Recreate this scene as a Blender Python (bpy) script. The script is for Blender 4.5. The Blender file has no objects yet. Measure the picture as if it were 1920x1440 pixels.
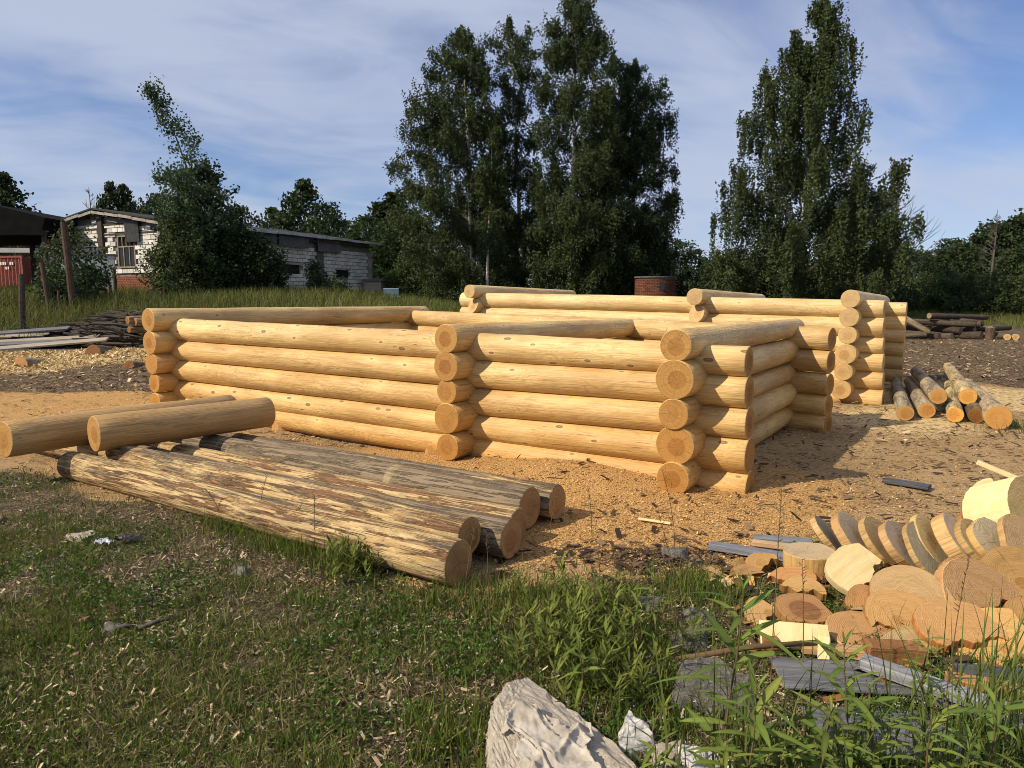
import bpy, bmesh, math, random
import numpy as np
from mathutils import Vector, Matrix, Quaternion, noise as mnoise

SC = bpy.context.scene
COL = SC.collection
random.seed(7)
RNG = np.random.default_rng(11)

# ------------------------------------------------------------------ camera, sky, sun, exposure
cam_d = bpy.data.cameras.new('camera')
cam = bpy.data.objects.new('camera', cam_d); COL.objects.link(cam)
cam_d.sensor_width = 36.0; cam_d.lens = 25.03
cam_d.clip_start = 0.05; cam_d.clip_end = 3000
cam.location = (0, 0, 1.6)
cam.rotation_euler = (math.radians(90 - 6.71), 0, 0)
SC.camera = cam

SUN_EL = math.radians(39)
SUN_TO = Vector((-0.90, -0.43, 0)).normalized()
sun_d = bpy.data.lights.new('sun', 'SUN'); sun = bpy.data.objects.new('sun', sun_d); COL.objects.link(sun)
sun_d.energy = 5.0; sun_d.angle = math.radians(0.55); sun_d.color = (1.0, 0.88, 0.70)
sdir = Vector((SUN_TO.x * math.cos(SUN_EL), SUN_TO.y * math.cos(SUN_EL), math.sin(SUN_EL)))
sun.rotation_euler = sdir.to_track_quat('Z', 'Y').to_euler()

world = bpy.data.worlds.new('World'); SC.world = world; world.use_nodes = True
SC.view_settings.view_transform = 'Standard'; SC.view_settings.look = 'None'
SC.view_settings.exposure = 0.18; SC.view_settings.gamma = 1.0
SC.view_settings.use_curve_mapping = False
SC.cycles.filter_width = 0.95; SC.cycles.max_bounces = 6; SC.cycles.diffuse_bounces = 3; SC.cycles.transparent_max_bounces = 4

# ------------------------------------------------------------------ node helpers
SOCK = bpy.types.NodeSocket
def N(nt, typ, ins=None, **props):
    n = nt.nodes.new(typ)
    for k, v in props.items(): setattr(n, k, v)
    for k, v in (ins or {}).items():
        s = n.inputs[k]
        if isinstance(v, SOCK): nt.links.new(v, s)
        else: s.default_value = v
    return n
def MA(nt, op, a, b=0.0, c=None, clamp=False):
    ins = {0: a, 1: b}
    if c is not None: ins[2] = c
    n = N(nt, 'ShaderNodeMath', ins, operation=op); n.use_clamp = clamp
    return n.outputs[0]
def c4(c): return (c[0], c[1], c[2], 1.0)
def MX(nt, fac, a, b, blend='MIX'):
    n = N(nt, 'ShaderNodeMix', {0: fac}, data_type='RGBA', blend_type=blend)
    for i, v in ((6, a), (7, b)):
        if isinstance(v, SOCK): nt.links.new(v, n.inputs[i])
        else: n.inputs[i].default_value = c4(v)
    return n.outputs[2]
def SS(nt, x, lo, hi):
    n = N(nt, 'ShaderNodeMapRange', {0: x, 1: lo, 2: hi, 3: 0.0, 4: 1.0}, interpolation_type='SMOOTHSTEP')
    return n.outputs[0]
def NZ(nt, vec, scale, detail=3.0, rough=0.55, dist=0.0):
    return N(nt, 'ShaderNodeTexNoise', {'Vector': vec, 'Scale': scale, 'Detail': detail, 'Roughness': rough, 'Distortion': dist}).outputs[0]
def VSC(nt, v, s, off=None):
    n = N(nt, 'ShaderNodeVectorMath', {0: v, 1: s}, operation='MULTIPLY').outputs[0]
    if off is not None:
        n = N(nt, 'ShaderNodeVectorMath', {0: n, 1: off}, operation='ADD').outputs[0]
    return n
def new_mat(name):
    m = bpy.data.materials.new(name); m.use_nodes = True
    nt = m.node_tree; nt.nodes.clear()
    return m, nt
def finish(nt, color, rough=0.8, bump=None, bstr=0.3, bdist=0.02, metallic=0.0, spec=0.3, trans=0.0):
    out = N(nt, 'ShaderNodeOutputMaterial')
    p = N(nt, 'ShaderNodeBsdfPrincipled', {'Roughness': rough, 'Metallic': metallic, 'Specular IOR Level': spec})
    if isinstance(color, SOCK): nt.links.new(color, p.inputs['Base Color'])
    else: p.inputs['Base Color'].default_value = c4(color)
    if bump is not None:
        b = N(nt, 'ShaderNodeBump', {'Height': bump, 'Strength': bstr, 'Distance': bdist})
        nt.links.new(b.outputs[0], p.inputs['Normal'])
    sh = p.outputs[0]
    if trans:
        t = N(nt, 'ShaderNodeBsdfTranslucent')
        if isinstance(color, SOCK): nt.links.new(color, t.inputs[0])
        else: t.inputs[0].default_value = c4(color)
        sh = N(nt, 'ShaderNodeMixShader', {0: trans, 1: sh, 2: t.outputs[0]}).outputs[0]
    nt.links.new(sh, out.inputs[0])

# sky: nishita + thin high cloud
nt = world.node_tree; nt.nodes.clear()
sky = N(nt, 'ShaderNodeTexSky', sky_type='NISHITA')
sky.sun_disc = False; sky.sun_elevation = SUN_EL; sky.sun_rotation = math.atan2(SUN_TO.x, SUN_TO.y)
sky.altitude = 150; sky.air_density = 1.0; sky.dust_density = 0.6; sky.ozone_density = 2.2
tc = N(nt, 'ShaderNodeTexCoord').outputs['Generated']
sep = N(nt, 'ShaderNodeSeparateXYZ', {0: tc})
den = MA(nt, 'ADD', MA(nt, 'MAXIMUM', sep.outputs[2], 0.0), 0.22)
px = MA(nt, 'DIVIDE', sep.outputs[0], den); py = MA(nt, 'DIVIDE', sep.outputs[1], den)
pv = N(nt, 'ShaderNodeCombineXYZ', {0: px, 1: py, 2: 0.0}).outputs[0]
rot = N(nt, 'ShaderNodeVectorRotate', {'Vector': pv, 'Angle': math.radians(-24)}, rotation_type='Z_AXIS').outputs[0]
w1 = NZ(nt, VSC(nt, rot, (0.60, 1.15, 1.0), (3.3, 7.6, 0)), 0.95, 5, 0.5, 0.5)
w2 = NZ(nt, VSC(nt, rot, (0.9, 1.7, 1.0), (1.0, 2.0, 0)), 2.0, 6, 0.52, 0.9)
cl = MA(nt, 'ADD', MA(nt, 'MULTIPLY', w1, 0.74), MA(nt, 'MULTIPLY', w2, 0.34))
cl = SS(nt, cl, 0.34, 0.60)
lowz = SS(nt, sep.outputs[2], -0.02, 0.30)
bg_sky = MX(nt, 1.0, sky.outputs[0], (0.80, 0.85, 1.06), 'MULTIPLY')
cloudc = MX(nt, lowz, (4.6, 5.3, 6.6), (4.6, 5.1, 6.5))
mixc = MX(nt, MA(nt, 'MULTIPLY', cl, 0.88), bg_sky, cloudc)
bg = N(nt, 'ShaderNodeBackground', {'Color': mixc, 'Strength': 0.10})
nt.links.new(bg.outputs[0], N(nt, 'ShaderNodeOutputWorld').inputs[0])

# ------------------------------------------------------------------ materials
def objcoord(nt, seeded=True):
    o = N(nt, 'ShaderNodeTexCoord').outputs['Object']
    inf = N(nt, 'ShaderNodeObjectInfo')
    if not seeded: return o, o, inf
    off = N(nt, 'ShaderNodeCombineXYZ', {0: MA(nt, 'MULTIPLY', inf.outputs['Random'], 61.0), 1: 0.0, 2: 0.0}).outputs[0]
    v = N(nt, 'ShaderNodeVectorMath', {0: o, 1: off}, operation='ADD').outputs[0]
    return o, v, inf

def mat_wood(name, light, dark, knot_amt=0.45, grey=0.0, kbig=0.0):
    m, nt = new_mat(name)
    o, v, inf = objcoord(nt)
    so = N(nt, 'ShaderNodeSeparateXYZ', {0: o}); sv = N(nt, 'ShaderNodeSeparateXYZ', {0: v})
    th = MA(nt, 'MULTIPLY', MA(nt, 'ARCTAN2', so.outputs[2], so.outputs[1]), 0.16)
    # knots in the unrolled surface
    kv = N(nt, 'ShaderNodeCombineXYZ', {0: MA(nt, 'MULTIPLY', sv.outputs[0], 2.1), 1: MA(nt, 'MULTIPLY', th, 4.4), 2: 0.0}).outputs[0]
    vor = N(nt, 'ShaderNodeTexVoronoi', {'Vector': kv, 'Scale': 1.0, 'Randomness': 0.9}, voronoi_dimensions='2D')
    pick = N(nt, 'ShaderNodeSeparateColor', {0: vor.outputs['Color']})
    on = SS(nt, pick.outputs[0], 1.0 - knot_amt, 1.0 - knot_amt + 0.02)
    kd = vor.outputs['Distance']
    ksize = MA(nt, 'MULTIPLY_ADD', pick.outputs[1], 0.040, 0.022 + kbig)
    kn = MA(nt, 'SUBTRACT', 1.0, SS(nt, MA(nt, 'SUBTRACT', kd, ksize), -0.012, 0.016), clamp=True)
    knot = MA(nt, 'MULTIPLY', kn, on)
    halo = MA(nt, 'MULTIPLY', MA(nt, 'POWER', 2.718, MA(nt, 'MULTIPLY', kd, -6.0)), on)
    # growth rings cut by the round surface
    n1 = NZ(nt, VSC(nt, v, (0.55, 3.2, 3.2)), 1.6, 3, 0.5, 0.3)
    n2 = NZ(nt, VSC(nt, v, (1.2, 14, 14)), 2.0, 4, 0.6)
    d = MA(nt, 'ADD', MA(nt, 'MULTIPLY', n1, 0.060), MA(nt, 'MULTIPLY', halo, 0.035))
    d = MA(nt, 'ADD', d, MA(nt, 'MULTIPLY', n2, 0.0045))
    w = MA(nt, 'SINE', MA(nt, 'MULTIPLY', d, 6.283 / 0.0030))
    line = SS(nt, w, 0.45, 0.98)
    fine = NZ(nt, VSC(nt, v, (2.5, 90, 90)), 1.0, 3, 0.6)
    blot = NZ(nt, VSC(nt, v, (0.9, 3.0, 3.0)), 1.0, 4, 0.6)
    c = MX(nt, SS(nt, blot, 0.34, 0.66), light, dark)
    big = NZ(nt, VSC(nt, v, (0.5, 1.6, 1.6), (3, 9, 2)), 1.0, 3, 0.5)
    c = MX(nt, MA(nt, 'MULTIPLY', SS(nt, big, 0.45, 0.68), 0.35), c, tuple(0.8 * x for x in dark))
    c = MX(nt, MA(nt, 'MULTIPLY', MA(nt, 'MULTIPLY', line, SS(nt, NZ(nt, VSC(nt, v, (1.1, 4, 4), (5, 5, 5)), 1.0, 3), 0.36, 0.62)), 0.62), c, tuple(0.62 * x for x in dark))
    c = MX(nt, MA(nt, 'MULTIPLY', SS(nt, fine, 0.46, 0.68), 0.55), c, tuple(0.62 * x for x in dark))
    mid = NZ(nt, VSC(nt, v, (1.4, 26, 26), (4, 1, 7)), 1.0, 5, 0.7)
    c = MX(nt, MA(nt, 'MULTIPLY', SS(nt, mid, 0.50, 0.64), 0.50), c, tuple(0.72 * x for x in dark))
    c = MX(nt, MA(nt, 'MULTIPLY', halo, 0.55), c, (0.80, 0.62, 0.30))  # paler whorl wood round knots, with raking highlights put into the colour
    c = MX(nt, MA(nt, 'MULTIPLY', knot, 0.78), c, MX(nt, SS(nt, kd, 0.012, 0.05), (0.27, 0.125, 0.045), (0.10, 0.04, 0.016)))
    if grey:
        gn = NZ(nt, VSC(nt, v, (0.8, 5, 5)), 1.3, 5, 0.65)
        c = MX(nt, MA(nt, 'MULTIPLY', SS(nt, gn, 0.48, 0.66), grey), c, (0.30, 0.20, 0.105))
    # short drying checks
    ck = NZ(nt, VSC(nt, v, (3.0, 55, 55)), 1.0, 2, 0.5)
    ckm = MA(nt, 'MULTIPLY', SS(nt, ck, 0.67, 0.71), SS(nt, blot, 0.46, 0.56))
    c = MX(nt, MA(nt, 'MULTIPLY', ckm, 0.55), c, (0.12, 0.06, 0.025))
    c = MX(nt, 1.0, c, inf.outputs['Color'], 'MULTIPLY')
    b = MA(nt, 'ADD', MA(nt, 'MULTIPLY', fine, 0.5), MA(nt, 'MULTIPLY', NZ(nt, VSC(nt, v, (1.6, 9, 9)), 1.4, 3), 1.0))
    b = MA(nt, 'SUBTRACT', b, MA(nt, 'MULTIPLY', ckm, 0.6))
    finish(nt, c, 0.55, b, 0.5, 0.02, spec=0.35)
    return m

def mat_end(name, sap, heart, hr=0.085, swirl=0.0, crack=1.0, tint=True, ringa=0.34):
    """cut end grain: pith near the local X axis"""
    m, nt = new_mat(name)
    o, v, inf = objcoord(nt)
    dn = NZ(nt, v, 7.0, 3, 0.5)
    so = N(nt, 'ShaderNodeSeparateXYZ', {0: o})
    y = MA(nt, 'ADD', so.outputs[1], MA(nt, 'MULTIPLY_ADD', inf.outputs['Random'], 0.06, -0.03))
    z = MA(nt, 'ADD', so.outputs[2], 0.006)
    r = MA(nt, 'SQRT', MA(nt, 'ADD', MA(nt, 'MULTIPLY', y, y), MA(nt, 'MULTIPLY', z, z)))
    r2 = MA(nt, 'ADD', r, MA(nt, 'MULTIPLY', dn, 0.022 + swirl))
    ring = MA(nt, 'SINE', MA(nt, 'MULTIPLY', r2, 6.283 / 0.0085))
    rn = NZ(nt, N(nt, 'ShaderNodeCombineXYZ', {0: MA(nt, 'MULTIPLY', r2, 70.0), 1: MA(nt, 'MULTIPLY', inf.outputs['Random'], 40.0), 2: 0.0}).outputs[0], 1.0, 3, 0.7)
    saw = NZ(nt, VSC(nt, v, (60, 12, 190)), 1.0, 4, 0.65)
    hm = MA(nt, 'SUBTRACT', 1.0, SS(nt, r2, hr - 0.004, hr + 0.006), clamp=True)
    hpick = MA(nt, 'MULTIPLY', hm, SS(nt, N(nt, 'ShaderNodeTexNoise', {'Vector': v, 'Scale': 1.3}).outputs[0], 0.35, 0.6))
    c = MX(nt, hpick, sap, heart)
    c = MX(nt, MA(nt, 'MULTIPLY', SS(nt, ring, -0.1, 1.0), ringa), c, tuple(0.55 * x for x in sap))
    c = MX(nt, MA(nt, 'MULTIPLY', SS(nt, rn, 0.42, 0.7), 0.30), c, tuple(0.6 * x for x in heart))
    c = MX(nt, MA(nt, 'MULTIPLY', SS(nt, saw, 0.48, 0.7), 0.42), c, tuple(min(0.85, 1.3 * x) for x in sap))
    th = MA(nt, 'ARCTAN2', z, y)
    ang = MA(nt, 'ADD', th, MA(nt, 'MULTIPLY', inf.outputs['Random'], 37.0))
    cr = MA(nt, 'MULTIPLY', MA(nt, 'ABSOLUTE', MA(nt, 'SINE', MA(nt, 'ADD', MA(nt, 'MULTIPLY', ang, 2.5), MA(nt, 'MULTIPLY', dn, 1.2)))), r)
    crm = MA(nt, 'SUBTRACT', 1.0, SS(nt, cr, 0.0010, 0.0042), clamp=True)
    ckn = SS(nt, NZ(nt, v, 9.0, 2), 0.42, 0.6)
    crm = MA(nt, 'MULTIPLY', MA(nt, 'MULTIPLY', crm, ckn), 0.85 * crack)
    dirt = NZ(nt, v, 5.0, 5, 0.65)
    c = MX(nt, MA(nt, 'MULTIPLY', SS(nt, dirt, 0.52, 0.68), 0.40), c, tuple(0.5 * x for x in sap))
    c = MX(nt, crm, c, (0.07, 0.03, 0.012))
    if tint: c = MX(nt, 1.0, c, inf.outputs['Color'], 'MULTIPLY')
    b = MA(nt, 'SUBTRACT', MA(nt, 'ADD', saw, MA(nt, 'MULTIPLY', ring, 0.15)), crm)
    finish(nt, c, 0.8, b, 0.4, 0.008, spec=0.15)
    return m

def mat_peeled(name):
    """roughly debarked log: cream sapwood, red-brown bast strips, grey weathering (object colour red = how grey)"""
    m, nt = new_mat(name)
    o, v, inf = objcoord(nt)
    ic = N(nt, 'ShaderNodeSeparateColor', {0: inf.outputs['Color']})
    n1 = NZ(nt, VSC(nt, v, (1.7, 34, 34)), 1.0, 6, 0.70, 0.5)
    n2 = NZ(nt, VSC(nt, v, (0.9, 3.5, 3.5)), 1.3, 5, 0.6)
    n3 = NZ(nt, VSC(nt, v, (3.0, 60, 60)), 1.0, 4, 0.7)
    n4 = NZ(nt, VSC(nt, v, (0.6, 5.5, 5.5), (9, 3, 1)), 1.0, 7, 0.70)
    n5 = NZ(nt, VSC(nt, v, (4.0, 13, 13), (2, 8, 1)), 1.0, 6, 0.7)
    c = MX(nt, SS(nt, n3, 0.38, 0.66), (0.58, 0.42, 0.20), (0.36, 0.22, 0.09))
    c = MX(nt, MA(nt, 'MULTIPLY', SS(nt, n5, 0.48, 0.62), 0.75), c, (0.34, 0.25, 0.14))
    red = MA(nt, 'MULTIPLY', SS(nt, n1, 0.50, 0.53), SS(nt, n2, 0.34, 0.48))
    c = MX(nt, MA(nt, 'MULTIPLY', red, 0.90), c, MX(nt, SS(nt, n3, 0.35, 0.65), (0.22, 0.095, 0.045), (0.10, 0.052, 0.03)))
    thr = MA(nt, 'SUBTRACT', 0.74, MA(nt, 'MULTIPLY', ic.outputs[0], 0.40))
    nz = N(nt, 'ShaderNodeSeparateXYZ', {0: N(nt, 'ShaderNodeNewGeometry').outputs['Normal']}).outputs[2]
    so = N(nt, 'ShaderNodeSeparateXYZ', {0: o})
    gsel = MA(nt, 'ADD', n4, MA(nt, 'MULTIPLY', MA(nt, 'SUBTRACT', ic.outputs[1], 0.4), MA(nt, 'MULTIPLY', so.outputs[2], 1.6)))
    g = SS(nt, MA(nt, 'SUBTRACT', gsel, thr), -0.02, 0.04)
    gc = MX(nt, SS(nt, n1, 0.40, 0.60), (0.24, 0.18, 0.115), (0.125, 0.095, 0.063))
    gc = MX(nt, SS(nt, n3, 0.56, 0.74), gc, (0.32, 0.26, 0.18))
    gc = MX(nt, MA(nt, 'MULTIPLY', SS(nt, n5, 0.55, 0.7), 0.5), gc, (0.16, 0.15, 0.145))
    c = MX(nt, MA(nt, 'MULTIPLY', g, 0.92), c, gc)
    # ring scars from the debarker
    sv = N(nt, 'ShaderNodeSeparateXYZ', {0: v})
    sc = NZ(nt, N(nt, 'ShaderNodeCombineXYZ', {0: MA(nt, 'MULTIPLY', sv.outputs[0], 6.0), 1: n2, 2: 0.0}).outputs[0], 1.0, 2, 0.5)
    c = MX(nt, MA(nt, 'MULTIPLY', SS(nt, sc, 0.66, 0.72), 0.45), c, (0.50, 0.38, 0.20))
    b = MA(nt, 'ADD', MA(nt, 'ADD', MA(nt, 'MULTIPLY', red, 0.9), MA(nt, 'MULTIPLY', g, 0.5)), MA(nt, 'ADD', MA(nt, 'MULTIPLY', n3, 0.7), MA(nt, 'MULTIPLY', n5, 0.8)))
    finish(nt, c, 0.8, b, 0.9, 0.022, spec=0.2)
    return m

def mat_noise(name, cols, scale=(1, 1, 1), s=6.0, rough=0.85, bstr=0.4, bdist=0.01, metallic=0.0, tint=False, coord='Object', spec=0.25):
    m, nt = new_mat(name)
    if coord == 'Object': o, v, inf = objcoord(nt)
    else:
        v = N(nt, 'ShaderNodeNewGeometry').outputs['Position']; inf = N(nt, 'ShaderNodeObjectInfo')
    v = VSC(nt, v, scale)
    a = NZ(nt, v, s, 6, 0.65); b_ = NZ(nt, v, s * 5, 4, 0.6)
    c = MX(nt, SS(nt, a, 0.32, 0.68), cols[0], cols[1])
    if len(cols) > 2: c = MX(nt, SS(nt, b_, 0.5, 0.72), c, cols[2])
    if tint: c = MX(nt, 1.0, c, inf.outputs['Color'], 'MULTIPLY')
    finish(nt, c, rough, MA(nt, 'ADD', a, MA(nt, 'MULTIPLY', b_, 0.5)), bstr, bdist, metallic, spec)
    return m

def mat_col(name, rough=0.6, trans=0.0, spec=0.25, tint=False):
    m, nt = new_mat(name)
    c = N(nt, 'ShaderNodeAttribute', attribute_name='Col').outputs['Color']
    if tint: c = MX(nt, 1.0, c, N(nt, 'ShaderNodeObjectInfo').outputs['Color'], 'MULTIPLY')
    finish(nt, c, rough, trans=trans, spec=spec)
    return m

M = {}
M['wood'] = mat_wood('peeled_pine', (0.71, 0.495, 0.205), (0.53, 0.325, 0.115), 0.6, 0.28)
M['wood_knotty'] = mat_wood('knotty_hewn_pine', (0.73, 0.525, 0.225), (0.55, 0.345, 0.125), 0.9, 0.18, 0.034)
M['wood_pale'] = mat_wood('pale_pine', (0.74, 0.55, 0.26), (0.58, 0.38, 0.15), 0.5)
M['wood_round'] = mat_wood('planed_pine', (0.50, 0.315, 0.125), (0.40, 0.235, 0.08), 0.18, 0.45)  # base colour lowered so the logs' shaded sides come out darker
M['end'] = mat_end('pine_end_grain', (0.43, 0.235, 0.072), (0.30, 0.135, 0.038))
M['end_pale'] = mat_end('pale_end_grain', (0.54, 0.37, 0.17), (0.42, 0.24, 0.09))
M['end_dark'] = mat_end('brown_end_grain', (0.40, 0.21, 0.085), (0.22, 0.095, 0.035))
M['end_plain'] = mat_end('brown_log_end', (0.42, 0.235, 0.095), (0.24, 0.11, 0.04), tint=False)
M['end_grey'] = mat_end('grey_end_grain', (0.50, 0.395, 0.245), (0.38, 0.275, 0.15), 0.07, 0.02, 0.8, ringa=0.16)  # slab faces greyed, raking sunlight put into the colour
M['end_swirl'] = mat_end('figured_wood', (0.45, 0.305, 0.135), (0.29, 0.155, 0.06), 0.05, 0.16, 0.3, ringa=0.26)
M['end_orange'] = mat_end('orange_end_grain', (0.46, 0.27, 0.10), (0.34, 0.17, 0.05), 0.07, 0.07, 0.9, ringa=0.13)
M['edge'] = mat_wood('slab_edge', (0.62, 0.42, 0.17), (0.50, 0.30, 0.10), 0.1)
M['edge_orange'] = mat_wood('orange_slab_edge', (0.42, 0.23, 0.075), (0.33, 0.15, 0.045), 0.1)
M['pale_split'] = mat_noise('pale_split_wood', [(0.74, 0.59, 0.31), (0.64, 0.47, 0.21), (0.70, 0.56, 0.32)], (9, 2.0, 16), 1.6, bstr=0.3, tint=True)
M['peeled'] = mat_peeled('debarked_log')
M['bark_spot'] = mat_noise('patchy_bark', [(0.34, 0.27, 0.17), (0.09, 0.07, 0.05), (0.45, 0.37, 0.24)], (1.2, 8, 8), 1.2, tint=True)
M['old_log'] = mat_noise('dark_old_log', [(0.075, 0.058, 0.042), (0.03, 0.024, 0.018), (0.14, 0.11, 0.08)], (1, 7, 7), 1.4, tint=True)
M['old_end'] = mat_noise('dark_log_end', [(0.30, 0.225, 0.15), (0.13, 0.095, 0.065)], (1, 1, 1), 14, tint=True)
M['grey_board'] = mat_noise('grey_board', [(0.15, 0.15, 0.155), (0.075, 0.075, 0.08), (0.22, 0.215, 0.21)], (1.0, 14, 14), 1.5, tint=True)
M['tan_board'] = mat_noise('weathered_board', [(0.36, 0.31, 0.23), (0.24, 0.20, 0.15), (0.42, 0.37, 0.28)], (0.8, 10, 10), 1.5, tint=True)
M['concrete'] = mat_noise('concrete', [(0.40, 0.345, 0.265), (0.29, 0.245, 0.185), (0.52, 0.47, 0.39)], (1, 1, 1), 26, bstr=0.6)
M['lime'] = mat_noise('limewashed_rubble', [(0.50, 0.48, 0.44), (0.38, 0.36, 0.32), (0.58, 0.56, 0.52)], (1, 1, 1), 16, bstr=0.5)
M['stone'] = mat_noise('grey_stone', [(0.16, 0.145, 0.12), (0.08, 0.072, 0.06), (0.24, 0.22, 0.18)], (1, 1, 1), 18, bstr=0.8, bdist=0.03)
M['cloth'] = mat_noise('dirty_cloth', [(0.46, 0.42, 0.355), (0.32, 0.27, 0.21)], (1, 1, 1), 22, bstr=0.2)
M['block'] = mat_noise('silicate_block', [(0.72, 0.70, 0.65), (0.60, 0.57, 0.52), (0.76, 0.74, 0.70)], (1, 1, 1), 3, tint=True)
M['mortar'] = mat_noise('mortar', [(0.20, 0.19, 0.17), (0.12, 0.11, 0.10)], (1, 1, 1), 4)
M['red_brick'] = mat_noise('red_brick', [(0.30, 0.105, 0.055), (0.20, 0.07, 0.04), (0.36, 0.17, 0.10)], (1, 1, 1), 6, tint=True)
M['shed_dark'] = mat_noise('black_shaded_shed_roof', [(0.010, 0.010, 0.010), (0.006, 0.006, 0.006)], (1, 1, 1), 2, rough=0.9, spec=0.05)  # black roofing darkened further, shade of the fascia put into the colour
M['roof_dark'] = mat_noise('dark_roofing', [(0.035, 0.034, 0.034), (0.02, 0.02, 0.02)], (1, 1, 1), 2, rough=0.8)
M['roof_edge'] = mat_noise('pale_roof_edge', [(0.50, 0.50, 0.49), (0.32, 0.32, 0.31)], (1, 1, 1), 2, rough=0.5)
M['slate'] = mat_noise('grey_cement_sheet', [(0.13, 0.13, 0.125), (0.075, 0.075, 0.072), (0.19, 0.185, 0.175)], (1, 1, 1), 2, tint=True)
M['fascia'] = mat_noise('weathered_fascia', [(0.36, 0.33, 0.28), (0.20, 0.18, 0.15)], (1, 1, 1), 3)
M['dark_wood'] = mat_noise('dark_timber', [(0.07, 0.055, 0.042), (0.035, 0.028, 0.022), (0.11, 0.09, 0.07)], (1, 6, 6), 2, tint=True)
M['frame'] = mat_noise('old_window_frame', [(0.30, 0.25, 0.16), (0.20, 0.16, 0.10)], (1, 1, 1), 5)
M['glass'] = mat_noise('dark_glass', [(0.012, 0.013, 0.015), (0.02, 0.02, 0.022)], (1, 1, 1), 1, rough=0.15, bstr=0.0, spec=0.5)
M['container'] = mat_noise('rusty_red_paint', [(0.24, 0.062, 0.045), (0.17, 0.045, 0.035), (0.30, 0.13, 0.07)], (1, 1, 1), 1.4, rough=0.6, bstr=0.15)
M['white_paint'] = mat_noise('white_paint', [(0.75, 0.73, 0.70), (0.62, 0.60, 0.57)], (1, 1, 1), 4, bstr=0.05)
M['rust'] = mat_noise('rusty_steel', [(0.085, 0.05, 0.032), (0.045, 0.03, 0.022), (0.13, 0.075, 0.04)], (1, 1, 1), 5, rough=0.7)
M['panel'] = mat_noise('concrete_panel', [(0.50, 0.51, 0.50), (0.42, 0.43, 0.42)], (1, 1, 1), 1.5, bstr=0.1)
M['blue'] = mat_noise('pale_blue_sheet', [(0.30, 0.42, 0.46), (0.24, 0.34, 0.38)], (1, 1, 1), 2, bstr=0.1)
M['birch_bark'] = mat_noise('birch_bark', [(0.50, 0.48, 0.44), (0.38, 0.36, 0.32), (0.05, 0.045, 0.04)], (1, 1, 3), 2.2)
M['grey_bark'] = mat_noise('grey_bark', [(0.12, 0.105, 0.085), (0.07, 0.06, 0.05)], (4, 4, 1), 3)
M['stem'] = mat_noise('weed_stem', [(0.10, 0.085, 0.035), (0.13, 0.07, 0.035)], (1, 1, 1), 5)
M['leaf'] = mat_col('leaf', 0.6, 0.22, 0.12, tint=True)
M['blade'] = mat_col('grass_blade', 0.65, 0.28, 0.10)
M['chip'] = mat_col('chip', 0.85, 0.0, 0.1)
M['plastic'] = mat_noise('dirty_plastic', [(0.6, 0.62, 0.64), (0.35, 0.37, 0.4)], (1, 1, 1), 8, rough=0.4)
M['black'] = mat_noise('black_plastic', [(0.02, 0.02, 0.022), (0.035, 0.035, 0.035)], (1, 1, 1), 6, rough=0.45)

# ------------------------------------------------------------------ terrain
def smooth(t): t = np.clip(t, 0, 1); return t * t * (3 - 2 * t)
def vnoise(x, y, scale, seed):
    x = np.asarray(x, float) / scale + 1000.3; y = np.asarray(y, float) / scale + 1000.7
    g = np.random.default_rng(seed).random((257, 257))
    xi = np.floor(x).astype(int); yi = np.floor(y).astype(int)
    fx = smooth(x - xi); fy = smooth(y - yi)
    a = g[xi % 256, yi % 256]; b = g[(xi + 1) % 256, yi % 256]; c = g[xi % 256, (yi + 1) % 256]; d = g[(xi + 1) % 256, (yi + 1) % 256]
    return a * (1 - fx) * (1 - fy) + b * fx * (1 - fy) + c * (1 - fx) * fy + d * fx * fy
RV = np.array([0.834, -0.552]); VV = np.array([0.552, 0.834]); P0 = np.array([1.333, 5.745])
def st_of(x, y): return (x - P0[0]) * RV[0] + (y - P0[1]) * RV[1], (x - P0[0]) * VV[0] + (y - P0[1]) * VV[1]
def W(s, t, z=0.0):
    p = P0 + s * RV + t * VV
    return Vector((p[0], p[1], z))
def gauss(x, y, cx, cy, sx, sy): return np.exp(-((x - cx) / sx) ** 2 - ((y - cy) / sy) ** 2)
def H(x, y):
    x = np.asarray(x, float); y = np.asarray(y, float)
    ya = np.maximum(y, 0)
    L = np.interp(ya, [0, 12, 16, 19, 20.5, 22, 25, 30, 34, 45, 2000], [0, 0, 0.06, 0.28, 0.55, 0.92, 1.38, 1.65, 1.83, 1.85, 1.9])
    Rr = np.interp(ya, [0, 31, 36, 50, 70, 2000], [0, 0, 0.25, 0.8, 1.2, 1.3])
    w = smooth((x / np.maximum(ya, 2.0) + 0.30) / 0.42)
    h = L * (1 - w) + Rr * w
    s, t = st_of(x, y)
    near = np.exp(-(np.maximum(np.hypot(x, y - 4) - 24, 0) / 8) ** 2)
    h = h + near * (0.030 * (vnoise(x, y, 0.9, 1) - 0.5) + 0.016 * (vnoise(x, y, 0.22, 2) - 0.5) + 0.05 * (vnoise(x, y, 0.7, 6) - 0.5) * np.clip((y - 9) / 4, 0, 1) + 0.08 * (vnoise(x, y, 3.0, 3) - 0.5))
    h = h + 0.09 * gauss(s, t, -1.0, 0.15, 0.9, 0.55)          # sawdust heaped under the front wall
    h = h - 0.10 * gauss(s, t, -4.4, 0.6, 1.7, 0.9)
    h = h + 0.24 * np.exp(-((y - 16.6 - 0.10 * (x + 10)) / 1.2) ** 2) * smooth((-x - 5.5) / 3) * (0.8 + 0.5 * vnoise(x, y, 1.7, 4))   # chips mound
    h = h + 0.05 * gauss(x, y, 2.2, 3.6, 0.8, 0.7)
    return h
def hz(x, y): return float(H(np.array([x]), np.array([y]))[0])

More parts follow.
